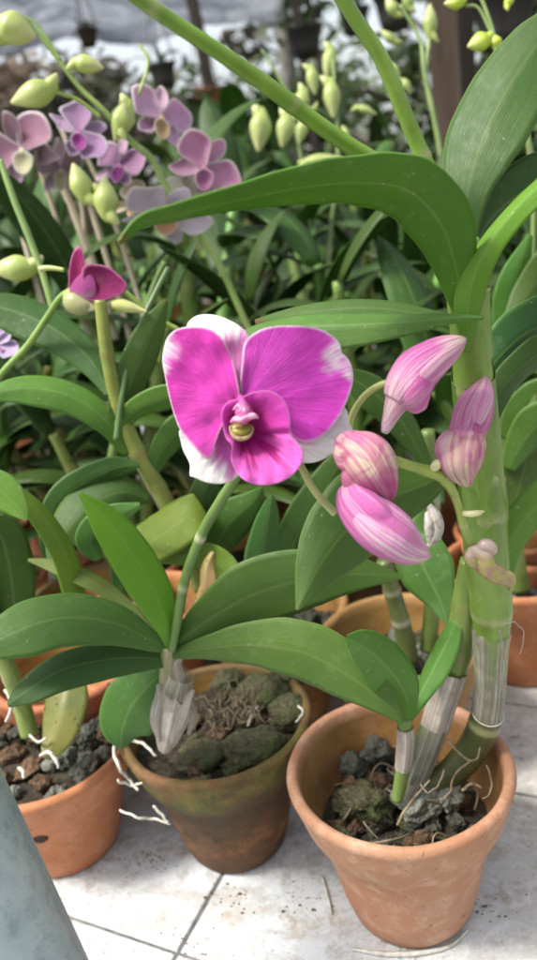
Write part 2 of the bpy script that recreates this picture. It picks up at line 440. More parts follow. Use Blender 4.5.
    m.finish(m.ramp(n, [(.36, (.42, .45, .52)), (.60, (.84, .87, .92))]), .7, m.bump(m.noise(ob, 5, 5), 1., .15), .45, .3)
    m = NT('tree_leaf'); a = m.attr(); m.finish(a, .55, None, .35, .3)
    m = NT('tree_bark'); ob = m.coord('Object'); n = m.noise(m.mapv(ob, (1, 1, .2)), 14, 4, .7)
    m.finish(m.ramp(n, [(.3, (.05, .04, .03)), (.7, (.15, .125, .10))]), .9, m.bump(n, .7, .01), 0, .2)
make_materials()

# ================================================================ SETTING
def box(mb, x0, x1, y0, y1, z0, z1, xf=lambda p: p):
    i = len(mb.v)
    for z in (z0, z1):
        for x, y in ((x0, y0), (x1, y0), (x1, y1), (x0, y1)): mb.add(xf(Vector((x, y, z))))
    for f in ((0, 3, 2, 1), (4, 5, 6, 7), (0, 1, 5, 4), (1, 2, 6, 5), (2, 3, 7, 6), (3, 0, 4, 7)):
        mb.f.append(tuple(i+k for k in f))
mb = MB()
for x, y in ((-60, -60), (60, -60), (60, 80), (-60, 80)): mb.add((x, y, -.8))
mb.f.append((0, 1, 2, 3))
tag(mb.build('ground', M['ground'], pivot=(0, 0, -.8)), kind='structure')

# tiled bench
TA = rad(-27); eu = Vector((math.cos(TA), math.sin(TA), 0)); ev = Vector((-math.sin(TA), math.cos(TA), 0))
def tx(p): return eu*p.x+ev*p.y+Vector((0, 0, p.z))
bench = thing('tiled_bench', (0, .6, 0), 'white tiled bench with dirty grout lines carrying all the near clay pots', 'bench')
mb = MB()
vs = [-.14, .05, .2505, .43, .5275, .71, .89, 1.07, 1.25, 1.43, 1.61]
u0 = Vector((-.094, .329, 0)).dot(eu)
us = [u0+.2*k for k in range(-6, 9)]
g = .0011
def tile_top(mb, x0, x1, y0, y1):
    b = .0012; z = 0.0; rings = []
    for ins, zz in ((0, -.006), (0, -b), (b*.4, -b*.3), (b*1.2, z)):
        rings.append([mb.add(tx(Vector((a, c, zz)))) for a, c in ((x0+ins, y0+ins), (x1-ins, y0+ins), (x1-ins, y1-ins), (x0+ins, y1-ins))])
    for r, q in zip(rings, rings[1:]):
        for k in range(4): mb.f.append((r[k], r[(k+1) % 4], q[(k+1) % 4], q[k]))
    mb.f.append(tuple(rings[-1]))
for i in range(len(vs)-1):
    for k in range(len(us)-1):
        ja = random.uniform(-.0003, .0003)
        tile_top(mb, us[k]+g, us[k+1]-g, vs[i]+g+ja, vs[i+1]-g+ja)
mb.build('tile_surface', M['tile'], bench, (0, 0, 0), smooth=False)
mb = MB(); box(mb, us[0]-.004, us[-1]+.004, vs[0]-.004, vs[-1]+.004, -.05, -.0016, tx)
mb.build('grout_bed', M['grout'], bench, (0, 0, 0), smooth=False)
mb = MB(); box(mb, us[0], us[-1], vs[0], vs[-1], -.12, -.052, tx)
mb.build('slab', M['concrete'], bench, (0, 0, 0), smooth=False)
for uu in (us[1], us[-2]):
    for vv in (vs[1], vs[-2]):
        mb = MB(); box(mb, uu-.06, uu+.06, vv-.06, vv+.06, -.8, -.122, tx)
        mb.build('leg', M['concrete'], bench, None, smooth=False)

# ================================================================ pots
def pot_mesh(parent, c, R, H, rb, band, mat, name='pot', seed=0, tilt=(0, 0), zin=.05, thick=.0065):
    """c = base centre"""
    mb = MB(); S = 72
    prof = [(0, .001), (rb*.8, .001), (rb*.95, .0005), (rb, .003)]
    zb = H-band; rbb = lerp(rb, R-.003, (zb/H)*.98)-.0015
    for k in range(1, 9): prof.append((lerp(rb, rbb, k/8)+.0006*math.sin(k*.9), lerp(.003, zb-.002, k/8)))
    prof += [(rbb+.0012, zb), (rbb+.0036, zb+.003), (lerp(rbb+.004, R, .35), zb+.3*band), (lerp(rbb+.004, R, .7), zb+.62*band), (R-.0008, H-.006), (R, H-.0035), (R-.001, H-.001), (R-.0028, H)]
    prof += [(R-thick+.0015, H-.0003), (R-thick, H-.002), (R-thick-.0012, H-.009), (R-thick-.004, H-band*.9), (lerp(rb, R, .45)-thick, zin-.004), (0, zin-.006)]
    c = Vector(c); ninner = len(prof)-4
    rows = []
    for j, (r, z) in enumerate(prof):
        row = []
        for k in range(S):
            a = 2*math.pi*k/S
            w = 1+.010*nz(math.cos(a)*1.3+seed, math.sin(a)*1.3, z*9)+.004*nz(math.cos(a)*5+seed, math.sin(a)*5, z*60)
            zz = z+.0012*nz(math.cos(a)*1.5+seed*2, math.sin(a)*1.5, 3.3)*(z/H)
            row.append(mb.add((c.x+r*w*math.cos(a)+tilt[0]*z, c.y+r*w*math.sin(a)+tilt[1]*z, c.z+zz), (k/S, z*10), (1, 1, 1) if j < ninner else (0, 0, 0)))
        rows.append(row)
    for j in range(len(rows)-1):
        for k in range(S):
            mb.f.append((rows[j][k], rows[j][(k+1) % S], rows[j+1][(k+1) % S], rows[j+1][k]))
    return mb.build(name, mat, parent, c)

def rock(parent, c, r, mat, name='stone', sq=(1, 1, .8), seed=None, sub=4, rough=.42):
    import bmesh
    seed = random.random()*50 if seed is None else seed
    bm = bmesh.new(); bmesh.ops.create_icosphere(bm, subdivisions=sub, radius=1)
    mb = MB(); c = Vector(c)
    rz = random.random()*6.28; ca, sa = math.cos(rz), math.sin(rz)
    for v in bm.verts:
        p = v.co.copy()
        k = 1+rough*1.2*nz(p.x*1.3+seed, p.y*1.3, p.z*1.3)-rough*.9*abs(nz(p.x*2.4+seed, p.y*2.4, p.z*2.4))+.42*rough*nz(p.x*6+seed, p.y*6, p.z*6)+.34*rough*nz(p.x*13+seed, p.y*13, p.z*13)
        p = Vector((p.x*sq[0], p.y*sq[1], p.z*sq[2]))*k*r
        mb.add(c+Vector((p.x*ca-p.y*sa, p.x*sa+p.y*ca, p.z)), (0, 0))
    mb.f = [tuple(v.index for v in f.verts) for f in bm.faces]; bm.free()
    return mb.build(name, mat, parent, c)

def root_tube(parent, st, mat, name='root', n=12, seg=7):
    pts, rr = px_tube(st, n)
    rr = [r*.85*(1+.3*nz(i*.7, st[0][0])) for i, r in enumerate(rr)]
    pts = [p+Vector((nz(i*.17, st[0][0]), nz(i*.17, st[0][1], 5), nz(i*.17, 9, st[0][0])))*.0010 for i, p in enumerate(pts)]
    mb = MB(); add_tube(mb, pts, rr, seg)
    return mb.build(name, mat, parent)

def fill_pot(parent, c, R, z, n, mats, rmin, rmax, mix_z=None, seed=1):
    rnd = random.Random(seed)
    mb = MB(); S = 32; zc = (mix_z if mix_z is not None else z-.01)
    ctr = mb.add((c[0], c[1], zc+.004)); rows = []
    for j in range(1, 7):
        rows.append([mb.add((c[0]+R*j/6*math.cos(2*math.pi*k/S), c[1]+R*j/6*math.sin(2*math.pi*k/S), zc+.004*nz(j*.9+seed, k*.6))) for k in range(S)])
    for k in range(S): mb.f.append((ctr, rows[0][k], rows[0][(k+1) % S]))
    for j in range(5):
        for k in range(S): mb.f.append((rows[j][k], rows[j+1][k], rows[j+1][(k+1) % S], rows[j][(k+1) % S]))
    mb.build('potting_mix', M['potting_mix'], parent, c)
    placed = []; tries = 0
    while len(placed) < n and tries < 2000:
        tries += 1
        r = rnd.uniform(rmin, rmax); a = rnd.random()*6.283; q = math.sqrt(rnd.random())*(R-r*.75)
        x, y = c[0]+q*math.cos(a), c[1]+q*math.sin(a)
        if any((x-px)**2+(y-py)**2 < (.72*(r+pr))**2 for px, py, pr in placed): continue
        placed.append((x, y, r))
        mt = rnd.choice(mats)
        nm = {'stone_moss': 'mossy_stone', 'stone_dark': 'charcoal_lump', 'stone_pale': 'pale_stone', 'bark': 'bark_chip'}[mt]
        random.seed(rnd.random())
        rock(parent, (x, y, z+rnd.uniform(-.004, .003)), r, M[mt], nm, (1, rnd.uniform(.6, .95), rnd.uniform(.55, .85)), rnd.random()*40)

def cane_cols(base, node=(.34, .36, .16), nodes=(), w=.012, seed=0, low=None):
    def f(s, a):
        c = base if low is None else mix(low, base, ss(.20, .40, s))
        v = 1+.18*nz(s*9+seed, math.cos(a)*1.2, math.sin(a)*1.2)
        c = tuple(x*v for x in c)
        for q in nodes:
            t = 1-min(1, abs(s-q)/w)
            if t > 0: c = mix(c, node, t*.85)
        return c
    return f
def node_shape(nodes, amp=.10, w=.02):
    def f(s, a):
        k = 1
        for q in nodes: k += amp*math.exp(-((s-q)/w)**2)
        return k*(1+.03*math.cos(2*a+s*4))
    return f

# ================================================================ PLANT A : front right pot, blooming orchid
cA = G(398, 762, .10); cA = Vector((cA.x, cA.y, 0))
A = thing('potted_orchid', cA, 'orchid in the pale clay pot at front right bearing the open magenta flower', 'potted orchid')
pot_mesh(A, cA, .0637, .100, .0370, .037, M['terracotta_pale'], seed=1, zin=.055)
fill_pot(A, (cA.x, cA.y, .0), .0475, .064, 30, ['stone_dark', 'stone_dark', 'stone_dark', 'stone_moss', 'bark'], .005, .010, .060, 11)
# lumps near the front rim
for (x, y, z, r, mt, nm) in ((366, 804, .072, .0150, 'stone_moss', 'mossy_stone'), (420, 805, .071, .0125, 'stone_pale', 'pale_stone'), (449, 796, .072, .0105, 'stone_pale', 'pale_stone'),
                             (352, 766, .072, .010, 'stone_dark', 'charcoal_lump'), (375, 752, .072, .011, 'stone_dark', 'charcoal_lump'), (352, 786, .072, .006, 'bark', 'bark_chip')):
    rock(A, G(x, y, z), r, M[mt], nm, (1, .8, .75))

GREEN = (.085, .175, .035); DEEP = (.05, .125, .03); BRIGHT = (.13, .27, .03); CANE = (.16, .26, .04)
# thick cane
st = [(432, 786, .437, 13), (452, 772, .433, 14), (470, 752, .428, 15), (483, 728, .421, 15), (489, 700, .412, 14), (491, 664, .402, 14.5), (492, 632, .393, 17), (491, 604, .385, 20), (490, 590, .3815, 21), (488, 556, .373, 22), (484, 505, .361, 22.5), (479, 450, .349, 21), (475, 400, .340, 20), (471, 345, .330, 19.5), (468, 290, .322, 19.5), (468, 262, .318, 18), (466, 240, .314, 13)]
pts, rr = px_tube(st, 8)
N1 = (.17, .29, .41, .60, .80)
mb = MB(); add_tube(mb, pts, rr, 28, cane_cols(CANE, (.36, .36, .18), N1, .010, 2, (.075, .085, .03)), node_shape(N1, .07, .018))
cane = mb.build('cane', M['cane'], A)
def sheath(parent, st, mat, top_rag=.0, seed=0, n=8, seg=30, label=None, name='sheath', colfn=None, slant=0):
    pts, rr = px_tube(st, n)
    mb = MB(); m_ = len(pts)
    def shp(s, a): return 1+.035*math.sin(a*5+seed)+.02*nz(a*3, s*5, seed)
    add_tube(mb, pts, rr, seg, colfn, shp, caps=False)
    if slant:
        for k_ in range(m_-3, m_):
            for i in range(seg+1):
                mb.v[k_*(seg+1)+i] = mb.v[k_*(seg+1)+i]+Vector((0, 0, slant*(k_-m_+4)/3*math.cos(2*math.pi*i/seg+seed)))
    for i in range(seg+1):   # ragged upper rim
        mb.v[-(i+1)] = mb.v[-(i+1)]+Vector((0, 0, top_rag*(nz(i*1.7, seed)))) if top_rag else mb.v[-(i+1)]
    o = mb.build(name, mat, parent)
    if label: o['label'] = label
    return o
sheath(A, [(487, 714, .4165, 15.5), (490, 690, .4095, 15.6), (491, 660, .401, 16.6), (492, 630, .3925, 19.2)], M['papery_sheath'], .006, 1, label='translucent papery sheath with white streaks on the thick cane')
for (x0, y0, x1, y1) in ((474, 630, 486, 700), (500, 630, 502, 690), (480, 640, 478, 705)):
    root_tube(A, [(x0, y0, .375, 1.0), ((x0+x1)/2+2, (y0+y1)/2, .385, .8), (x1, y1, .394, .8)], M['dry_sheath'], 'sheath_fibre')
def cs_(c0, c1):
    return lambda s, a: mix(mix(c0, c1, ss(.1, .8, s+.3*nz(a*2, s*3))), (.40, .38, .20), ss(.965, .99, s))
sheath(A, [(490, 590, .3825, 21.8), (487, 555, .3725, 22.6), (484, 515, .363, 23.4), (481, 478, .3555, 23.2)], M['cane'], .003, 2, colfn=cs_((.20, .29, .06), (.13, .23, .035)), slant=.006)
sheath(A, [(482, 478, .3555, 21.8), (478, 430, .3455, 21.4), (475, 398, .3398, 21.2), (473, 372, .3350, 21.4)], M['cane'], .002, 5, colfn=cs_((.17, .26, .05), (.10, .19, .03)), slant=.007)
sheath(A, [(472, 358, .3325, 19.8), (470, 325, .327, 20.2), (468, 300, .3232, 20.8), (468, 282, .3208, 21.2)], M['cane'], .001, 4, colfn=cs_((.15, .25, .045), (.19, .28, .05)), slant=.004)
# torn sheath ring and curling fibres
def ring_tube(parent, x, y, d, rpx, tube=1.1, mat='root', tilt=.35):
    c = P(x, y, d); rw = rpx*d/FPX; pts = []
    for k in range(33):
        a = 2*math.pi*k/32
        pts.append(c+RT*(rw*math.cos(a))+FW*(rw*math.sin(a)*math.cos(.6))+UP*(rw*math.sin(a)*.62))
    mb = MB(); add_tube(mb, pts, [tube*d/FPX]*33, 6, caps=False)
    return mb.build('sheath_rim', M[mat], parent)
ring_tube(A, 488, 713, .4155, 15.2, .8)
root_tube(A, [(504, 626, .375, .7), (515, 622, .374, .6), (524, 636, .374, .6), (520, 654, .376, .5)], M['dry_sheath'], 'sheath_fibre')
# middle cane with white wrapped sheath
st = [(398, 806, .432, 11), (410, 785, .434, 12), (422, 757, .434, 13), (433, 728, .432, 13), (443, 700, .428, 13.5), (453, 668, .421, 14), (460, 640, .414, 14), (464, 612, .405, 13), (466, 585, .398, 11), (468, 560, .390, 8)]
pts, rr = px_tube(st, 7)
mb = MB(); add_tube(mb, pts, rr, 22, cane_cols((.15, .22, .045), (.20, .14, .05), (.62, .82), .012, 5, (.09, .10, .06)), node_shape((.62, .82), .06))
mb.build('cane', M['cane'], A)
sheath(A, [(435, 726, .431, 14.2), (440, 708, .4285, 14.4), (446, 690, .424, 14.8), (452, 670, .420, 15.2)], M['dry_sheath'], .005, 4, label='silvery white dry sheath wrapped round the shorter cane')
sheath(A, [(400, 803, .4325, 12), (412, 782, .4345, 13.2), (424, 756, .434, 13.8), (436, 724, .431, 14)], M['papery_sheath'], .003, 7)
# young shoot with white sheath
st = [(397, 800, .420, 6), (401, 780, .418, 7), (404, 760, .414, 7.5), (405, 738, .409, 7.5), (405, 718, .404, 7)]
pts, rr = px_tube(st, 7)
mb = MB(); add_tube(mb, pts, rr, 16, cane_cols((.17, .24, .07), seed=8)); mb.build('young_shoot', M['cane'], A)
sheath(A, [(403, 768, .4155, 8.2), (404, 758, .413, 8.8), (405.5, 740, .4085, 8.9), (405, 727, .4055, 8.2)], M['dry_sheath'], .001, 9, label='small white dry sheath on the youngest shoot')
leaf(A, [(406, 724, .404, 7, 0), (408, 708, .398, 20, 10), (402, 688, .388, 44, 15), (384, 664, .374, 50, 20), (362, 646, .362, 34, 15), (346, 638, .355, 6, 0)], (.10, .19, .055), .22)
leaf(A, [(408, 722, .403, 6, 0), (418, 700, .402, 15, -30), (434, 668, .404, 24, -35), (450, 636, .404, 20, -30), (461, 612, .402, 4, 0)], (.085, .17, .045), .3)
# old roots and fibres in the pot
for stt in ([(430, 780, .405, 1.2), (408, 806, .398, 1.8), (398, 824, .396, 1.6)],
            [(448, 740, .41, 1.6), (462, 756, .405, 1.5), (476, 760, .406, 1.2), (480, 748, .408, 1)],
            [(470, 760, .41, 1.2), (455, 775, .404, 1.3), (450, 792, .402, 1), (440, 800, .402, 1)],
            [(486, 765, .417, 1.), (492, 785, .412, 1.1), (484, 800, .408, 1)],
            [(444, 770, .404, 1.), (438, 786, .400, 1.), (428, 792, .400, 1.1), (420, 784, .402, 1)],
            [(462, 790, .405, 2), (472, 784, .407, 2), (482, 788, .408, 1.6)]):
    root_tube(A, stt, M['old_root'], n=10)
for k in range(20):
    r_ = random.Random(k); a = r_.random()*6.28; q = r_.uniform(.01, .042)
    x, y = cA.x+q*math.cos(a), cA.y+q*math.sin(a); a2 = r_.random()*6.28; L = r_.uniform(.012, .026); h0 = r_.uniform(.002, .009)
    pts = [Vector((x+L*t*math.cos(a2+t*1.4), y+L*t*math.sin(a2+t*1.4), .069+h0*math.sin(t*3))) for t in [q_/9 for q_ in range(10)]]
    pts = [p_ if math.hypot(p_.x-cA.x, p_.y-cA.y) < .047 else Vector((cA.x, cA.y, 0))+(Vector((p_.x-cA.x, p_.y-cA.y, 0)).normalized()*.047)+Vector((0, 0, p_.z)) for p_ in pts]
    mb = MB(); add_tube(mb, pts, [.0008-.00005*q_ for q_ in range(10)], 6); mb.build('root', M['old_root'], A)
# white efflorescence line at foot of pot
# --- leaves of plant A
# big arching leaf
leaf(A, [(469, 334, .3185, 6, 0), (465, 312, .3165, 22, 0), (460, 288, .3135, 34, 0), (454, 260, .309, 46, 0), (440, 222, .300, 64, -10), (408, 190, .290, 62, -25), (360, 182, .282, 46, -42), (300, 187, .273, 35, -54), (235, 200, .264, 23, -62), (175, 214, .256, 15, -66), (140, 224, .250, 11, -66), (119, 243, .244, 4, -40)], (.07, .18, .02), .10, label='long arching leaf reaching left over the flower', wave=.01, thick=.0009)
# upright broad leaf upper right
leaf(A, [(468, 290, .326, 26, 0), (466, 240, .325, 24, 10), (468, 190, .325, 46, -10), (482, 140, .325, 76, -20), (507, 90, .325, 78, -20), (536, 46, .325, 60, -15), (562, 14, .325, 30, -10), (580, -10, .325, 4, 0)], (.06, .145, .05), .16, label='broad upright leaf at the upper right')
# folded right leaf
leaf(A, [(466, 352, .3185, 5, 0), (467, 332, .3155, 18, 0), (468, 306, .3115, 30, 0), (475, 274, .307, 30, -10), (490, 243, .302, 26, -25), (515, 210, .296, 24, -35), (545, 180, .290, 22, -40), (580, 145, .286, 6, -30)], (.11, .22, .03), .45, label='light green folded leaf on the right of the cane')
leaf(A, [(472, 262, .333, 16, 0), (482, 232, .336, 30, 20), (506, 204, .340, 46, 25), (545, 180, .342, 50, 25), (590, 165, .345, 10, 10)], (.045, .11, .035), .2)
# horizontal leaf behind the flower
leaf(A, [(484, 318, .304, 3, 0), (452, 318, .305, 11, 20), (410, 322, .309, 22, 30), (360, 325, .315, 34, 34), (310, 327, .322, 40, 34), (262, 334, .330, 30, 25), (225, 345, .336, 8, 10)], (.075, .165, .045), .45, label='flat leaf lying behind the open flower, pointing right')
leaf(A, [(470, 330, .335, 10, 0), (430, 316, .340, 14, 30), (370, 308, .346, 20, 40), (310, 312, .352, 20, 40), (255, 322, .358, 5, 20)], (.06, .14, .035), .2)
# leaf behind the buds, tip pointing down
leaf(A, [(452, 470, .350, 12, 0), (420, 486, .344, 50, -10), (380, 502, .338, 84, -14), (345, 532, .333, 80, -14), (318, 568, .329, 48, -10), (297, 610, .326, 3, 0)], (.065, .155, .045), .32, label='dark leaf behind the buds with its tip pointing down')
leaf(A, [(500, 590, .372, 18, 0), (506, 552, .365, 30, 15), (524, 520, .357, 34, 25), (560, 486, .350, 30, 25), (600, 465, .345, 6, 10)], (.11, .21, .045), .25)
leaf(A, [(480, 440, .350, 14, 0), (494, 404, .354, 24, 10), (512, 376, .356, 28, 25), (545, 350, .358, 30, 30), (590, 330, .36, 6, 10)], (.055, .14, .04), .3)
leaf(A, [(478, 400, .352, 14, 0), (492, 366, .360, 40, 10), (522, 336, .366, 54, 20), (560, 318, .370, 50, 20), (600, 310, .372, 6, 10)], (.042, .11, .045), .2)
leaf(A, [(480, 486, .356, 10, 0), (462, 470, .350, 20, 0), (452, 452, .346, 16, 10), (446, 432, .344, 3, 0)], (.13, .24, .05), .2)
# --- two old flower stems (top)
def cane_px(parent, st, base, nodes, name='flower_stem', seg=18, seed=0, node=(.40, .40, .20), low=None, n=8):
    pts, rr = px_tube(st, n)
    mb = MB(); add_tube(mb, pts, rr, seg, cane_cols(base, node, nodes, .008, seed, low), node_shape(nodes, .10, .012))
    return mb.build(name, M['cane'], parent)
cane_px(A, [(466, 240, .322, 8), (440, 205, .316, 8), (400, 178, .308, 8.5), (362, 154, .300, 8.2), (318, 124, .292, 8.2), (277, 93, .284, 8.6), (225, 56, .274, 8.2), (170, 20, .264, 8.0), (110, -22, .254, 8)], (.17, .30, .03), (.28, .345, .555, .9), seed=3)
cane_px(A, [(462, 235, .330, 6.5), (446, 200, .322, 7.5), (428, 168, .316, 8), (404, 112, .306, 8), (382, 60, .297, 8), (352, 14, .288, 8), (325, -30, .280, 8)], (.21, .34, .05), (.33, .60, .9), seed=5)
# ---------------------------------------------------------------- main flower
FD = .285
fl = MB()
MAG = (.62, .045, .50); MAG2 = (.52, .02, .42); WHITE = (.86, .82, .84); PINK = (.78, .30, .62)
def crop(pl): return [(150+x/2.44, 300+y/2.44) for x, y in pl]
def petal(parent, outline, base, centre, depthfn, pigfn, name='petal', rings=16, mat='petal', thick=.0003, n=5, edgewave=.0):
    ol = catmull_closed(outline, n); m_ = len(ol)
    cx, cy = centre; axis = math.atan2(cy-base[1], cx-base[0])
    size = max(math.hypot(x-base[0], y-base[1]) for x, y in ol)
    mb = MB()
    def vert(x, y, t, off):
        a = math.atan2(y-base[1], x-base[0])-axis
        a = (a+math.pi) % (2*math.pi)-math.pi
        dd = math.hypot(x-base[0], y-base[1])/size
        d = depthfn(x, y, t)-off
        return mb.add(P(x, y, d), (a/2.2, dd), pigfn(x, y, t, a, dd))
    lay = []
    for off in (thick/2, -thick/2):
        c = vert(cx, cy, 0, off); rows = []
        for j in range(1, rings+1):
            t = (j/rings)**.85
            rows.append([vert(lerp(cx, x, t), lerp(cy, y, t), t, off*(1 if j < rings else .3)) for x, y in ol])
        flip = off < 0
        for k in range(m_):
            q = (c, rows[0][k], rows[0][(k+1) % m_]); mb.f.append(q[::-1] if flip else q)
        for j in range(rings-1):
            for k in range(m_):
                q = (rows[j][k], rows[j+1][k], rows[j+1][(k+1) % m_], rows[j][(k+1) % m_])
                mb.f.append(q[::-1] if flip else q)
        lay.append(rows[-1])
    for k in range(m_):
        mb.f.append((lay[0][k], lay[1][k], lay[1][(k+1) % m_], lay[0][(k+1) % m_]))
    return mb.build(name, M[mat], parent)
def blobs(bl, col=MAG, white=WHITE, edge=.06, seed=0, dark=None):
    def f(x, y, t, a, dd):
        w = 0
        for bx, by, r in bl:
            q = math.hypot(x-bx, y-by)/r
            q += .3*nz(x*.12+seed, y*.12)+.45*nz(a*15+seed, dd*2.2)+.35*nz(a*36+seed, dd*4)
            w = max(w, .80*(1-ss(.15, 1.4, q)))
        if edge: w = max(w, ss(1-edge, 1.0, t)*.75)
        c = mix(col, white, min(1, w))
        v = 1+.16*nz(x*.05+seed*3, y*.05)+.05*nz(x*.3, y*.3+seed)
        c = tuple(q*v for q in c)
        if dark:
            for bx, by, r, dc in dark:
                q = math.hypot(x-bx, y-by)/r
                c = mix(c, dc, (1-ss(.2, 1, q))*.9)
        return c
    return f
flower_c = P(240, 412, FD)
fo = MB()
# flower receptacle (pedicel tip behind the flower) carries the petals
pts, rr = px_tube([(335, 513, .305, 4.2), (322, 500, .303, 4.0), (310, 484, .302, 3.8), (298, 462, .300, 3.8), (275, 440, .297, 4.0), (248, 420, .294, 5.5)], 8)
add_tube(fo, pts, rr, 14, cane_cols((.42, .46, .20), seed=2))
flower = fo.build('flower', M['waxy'], A); flower['label'] = 'open magenta flower with white tipped sepals'
fcx, fcy = 238, 412
def dfn(off, curl, cup=0, ax=None, wave=0, seed=0):
    def f(x, y, t):
        r = math.hypot(x-fcx, y-fcy)/100.
        d = FD+off-curl*r*r+cup*t*t
        if ax:
            d += ax[0]*(x-fcx)/100+ax[1]*(y-fcy)/100
        a = math.atan2(y-fcy, x-fcx)
        d += wave*t**3*math.sin(a*7+seed)+.0016*nz(x*.04+seed, y*.04)+.0004*nz(a*9+seed, r*1.5)
        return d
    return f
dorsal = crop([(243, 100), (240, 85), (225, 68), (200, 52), (165, 38), (130, 35), (105, 43), (90, 62), (96, 90), (130, 130), (165, 190), (190, 240), (215, 262), (228, 240), (236, 180), (243, 130)])
petal(flower, dorsal, (238, 405), (215, 345), dfn(.010, -.002, .002, None, .0005, 1), lambda x, y, t, a, dd: mix(mix(PINK, MAG, .25), WHITE, max(ss(.50, .86, dd+.25*nz(a*13, dd*3)+.004*(222-x)), ss(.9, 1, t)*.6)), 'sepal')
lsl = crop([(72, 318), (75, 345), (82, 370), (97, 400), (97, 428), (108, 433), (140, 446), (180, 448), (212, 432), (222, 400), (220, 350), (200, 310), (150, 285), (100, 290)])
petal(flower, lsl, (240, 425), (212, 455), dfn(.007, .001, .001, None, .0006, 2), lambda x, y, t, a, dd: mix(mix(MAG, PINK, .35), WHITE, max(ss(.42, .72, dd+.3*nz(a*12, dd*2)+.012*(205-x)/4), ss(.9, 1, t)*.6)), 'sepal')
lsr = crop([(475, 262), (487, 300), (497, 328), (485, 345), (468, 360), (420, 390), (385, 398), (350, 392), (320, 370), (310, 340), (330, 310), (380, 300), (430, 285)])
petal(flower, lsr, (250, 425), (312, 436), dfn(.009, .001, .001, None, .0006, 3), lambda x, y, t, a, dd: mix(mix(MAG, PINK, .35), WHITE, max(ss(.38, .62, dd+.25*nz(a*12, dd*2)), ss(.9, 1, t)*.6)), 'sepal')
lp = crop([(120, 65), (150, 72), (175, 92), (197, 135), (212, 190), (219, 235), (208, 258), (190, 275), (178, 305), (165, 335), (157, 365), (148, 386), (133, 386), (105, 357), (75, 320), (58, 278), (45, 230), (36, 185), (30, 150), (33, 120), (42, 92), (60, 74), (85, 66)])
petal(flower, lp, (238, 402), (196, 372), dfn(.0025, -.0005, -.0015, (-.001, 0), .0007, 1), blobs([(163, 350, 15), (166, 336, 9), (163, 368, 7)], (.70, .055, .48), seed=1, edge=.02), 'petal')
rp = crop([(228, 112), (244, 88), (275, 70), (310, 63), (350, 62), (392, 65), (428, 76), (457, 98), (467, 118), (468, 128), (484, 144), (494, 168), (496, 195), (489, 225), (470, 272), (438, 318), (405, 342), (375, 347), (350, 335), (338, 305), (325, 262), (295, 240), (255, 238), (228, 245), (220, 205), (224, 150)])
petal(flower, rp, (240, 402), (296, 376), dfn(.0035, .000, -.0018, (.002, 0), .0008, 4), blobs([(346, 349, 18), (335, 359, 13), (341, 341, 10), (350, 374, 8)], (.66, .055, .53), seed=4, edge=.02), 'petal')
# lip
lipo = crop([(196, 246), (215, 241), (238, 230), (262, 222), (290, 221), (314, 232), (332, 254), (342, 285), (342, 312), (340, 328), (358, 345), (372, 368), (371, 395), (352, 424), (320, 444), (282, 452), (242, 446), (212, 422), (198, 388), (200, 356), (186, 338), (177, 308), (174, 276), (182, 256)])
th = (150+225/2.44, 300+312/2.44)
def lipd(x, y, t):
    r = math.hypot(x-th[0], y-th[1])
    d = FD+.0045-.0085*ss(0, 1, t)
    # crease between right side lobe and mid lobe
    if x > th[0]:
        yc = 300+326/2.44
        d += .0022*math.exp(-((y-yc)/4.)**2)*ss(0, 30, x-th[0])
    d -= .004*ss(0, 48, y-(th[1]+4))
    d += .0006*t*t*math.sin(x*.35)*ss(435, 470, y)+.0005*nz(x*.09, y*.09)
    return d
def lipc(x, y, t, a, dd):
    c = mix((.50, .008, .24), (.74, .07, .54), ss(.25, .95, t))
    ang = math.atan2(y-th[1], x-th[0])
    v = nz(ang*9, t*1.2)+.5*nz(ang*22, t*2)
    if y > th[1]+6:
        c = mix(c, (.78, .22, .62), ss(.25, .8, t)*.45)
        c = mix(c, (.38, .0, .17), ss(.05, .35, v)*(1-ss(.55, 1, t))*.9)
    c = mix(c, (.82, .52, .74), ss(.96, 1, t)*.5)
    return c
petal(flower, lipo, (th[0], th[1]-6), th, lipd, lipc, 'lip', rings=26, n=8)
# column with anther cap, painted cavity shade and greenish throat
mb = MB()
pts, rr = px_tube([(240, 397, FD+.002, 3.5), (242, 403, FD-.002, 6.5), (244, 411, FD-.005, 8.6), (246, 417, FD-.0065, 8.8), (249, 421, FD-.0068, 5)], 6)
add_tube(mb, pts, rr, 24, lambda s, a: mix((.50, .07, .32), mix((.60, .22, .42), (.44, .05, .26), .5+.5*nz(s*6, a*1.5)), ss(.2, .8, s)), lambda s, a: 1+.14*math.cos(3*a)+.06*nz(a*3, s*7))
mb.build('column', M['waxy'], flower)
mb = MB()
pts, rr = px_tube([(231, 422, FD-.0050, 1.4), (236, 419, FD-.0075, 3.2), (241, 420, FD-.0085, 2.6), (247, 417, FD-.0088, 3.4), (254, 416, FD-.0085, 3.0), (258, 418, FD-.0075, 1.2)], 6)
add_tube(mb, pts, rr, 14, lambda s, a: mix((.74, .42, .60), (.58, .20, .40), .5+.5*math.sin(s*14))); mb.build('anther_cap', M['waxy'], flower)
mb = MB()
pts, rr = px_tube([(233, 410, FD-.0078, .6), (238, 405, FD-.0082, 1.5), (241, 409, FD-.0088, 1.4), (238, 412, FD-.0086, .8)], 6)
add_tube(mb, pts, rr, 10, lambda s, a: (.70, .34, .56)); mb.build('anther_tip', M['waxy'], flower)
mb = MB()
pts, rr = px_tube([(229, 429, FD+.000, 5), (236, 430, FD-.0005, 8.2), (244, 430, FD-.0005, 8.6), (253, 428, FD+.000, 4.5)], 6)
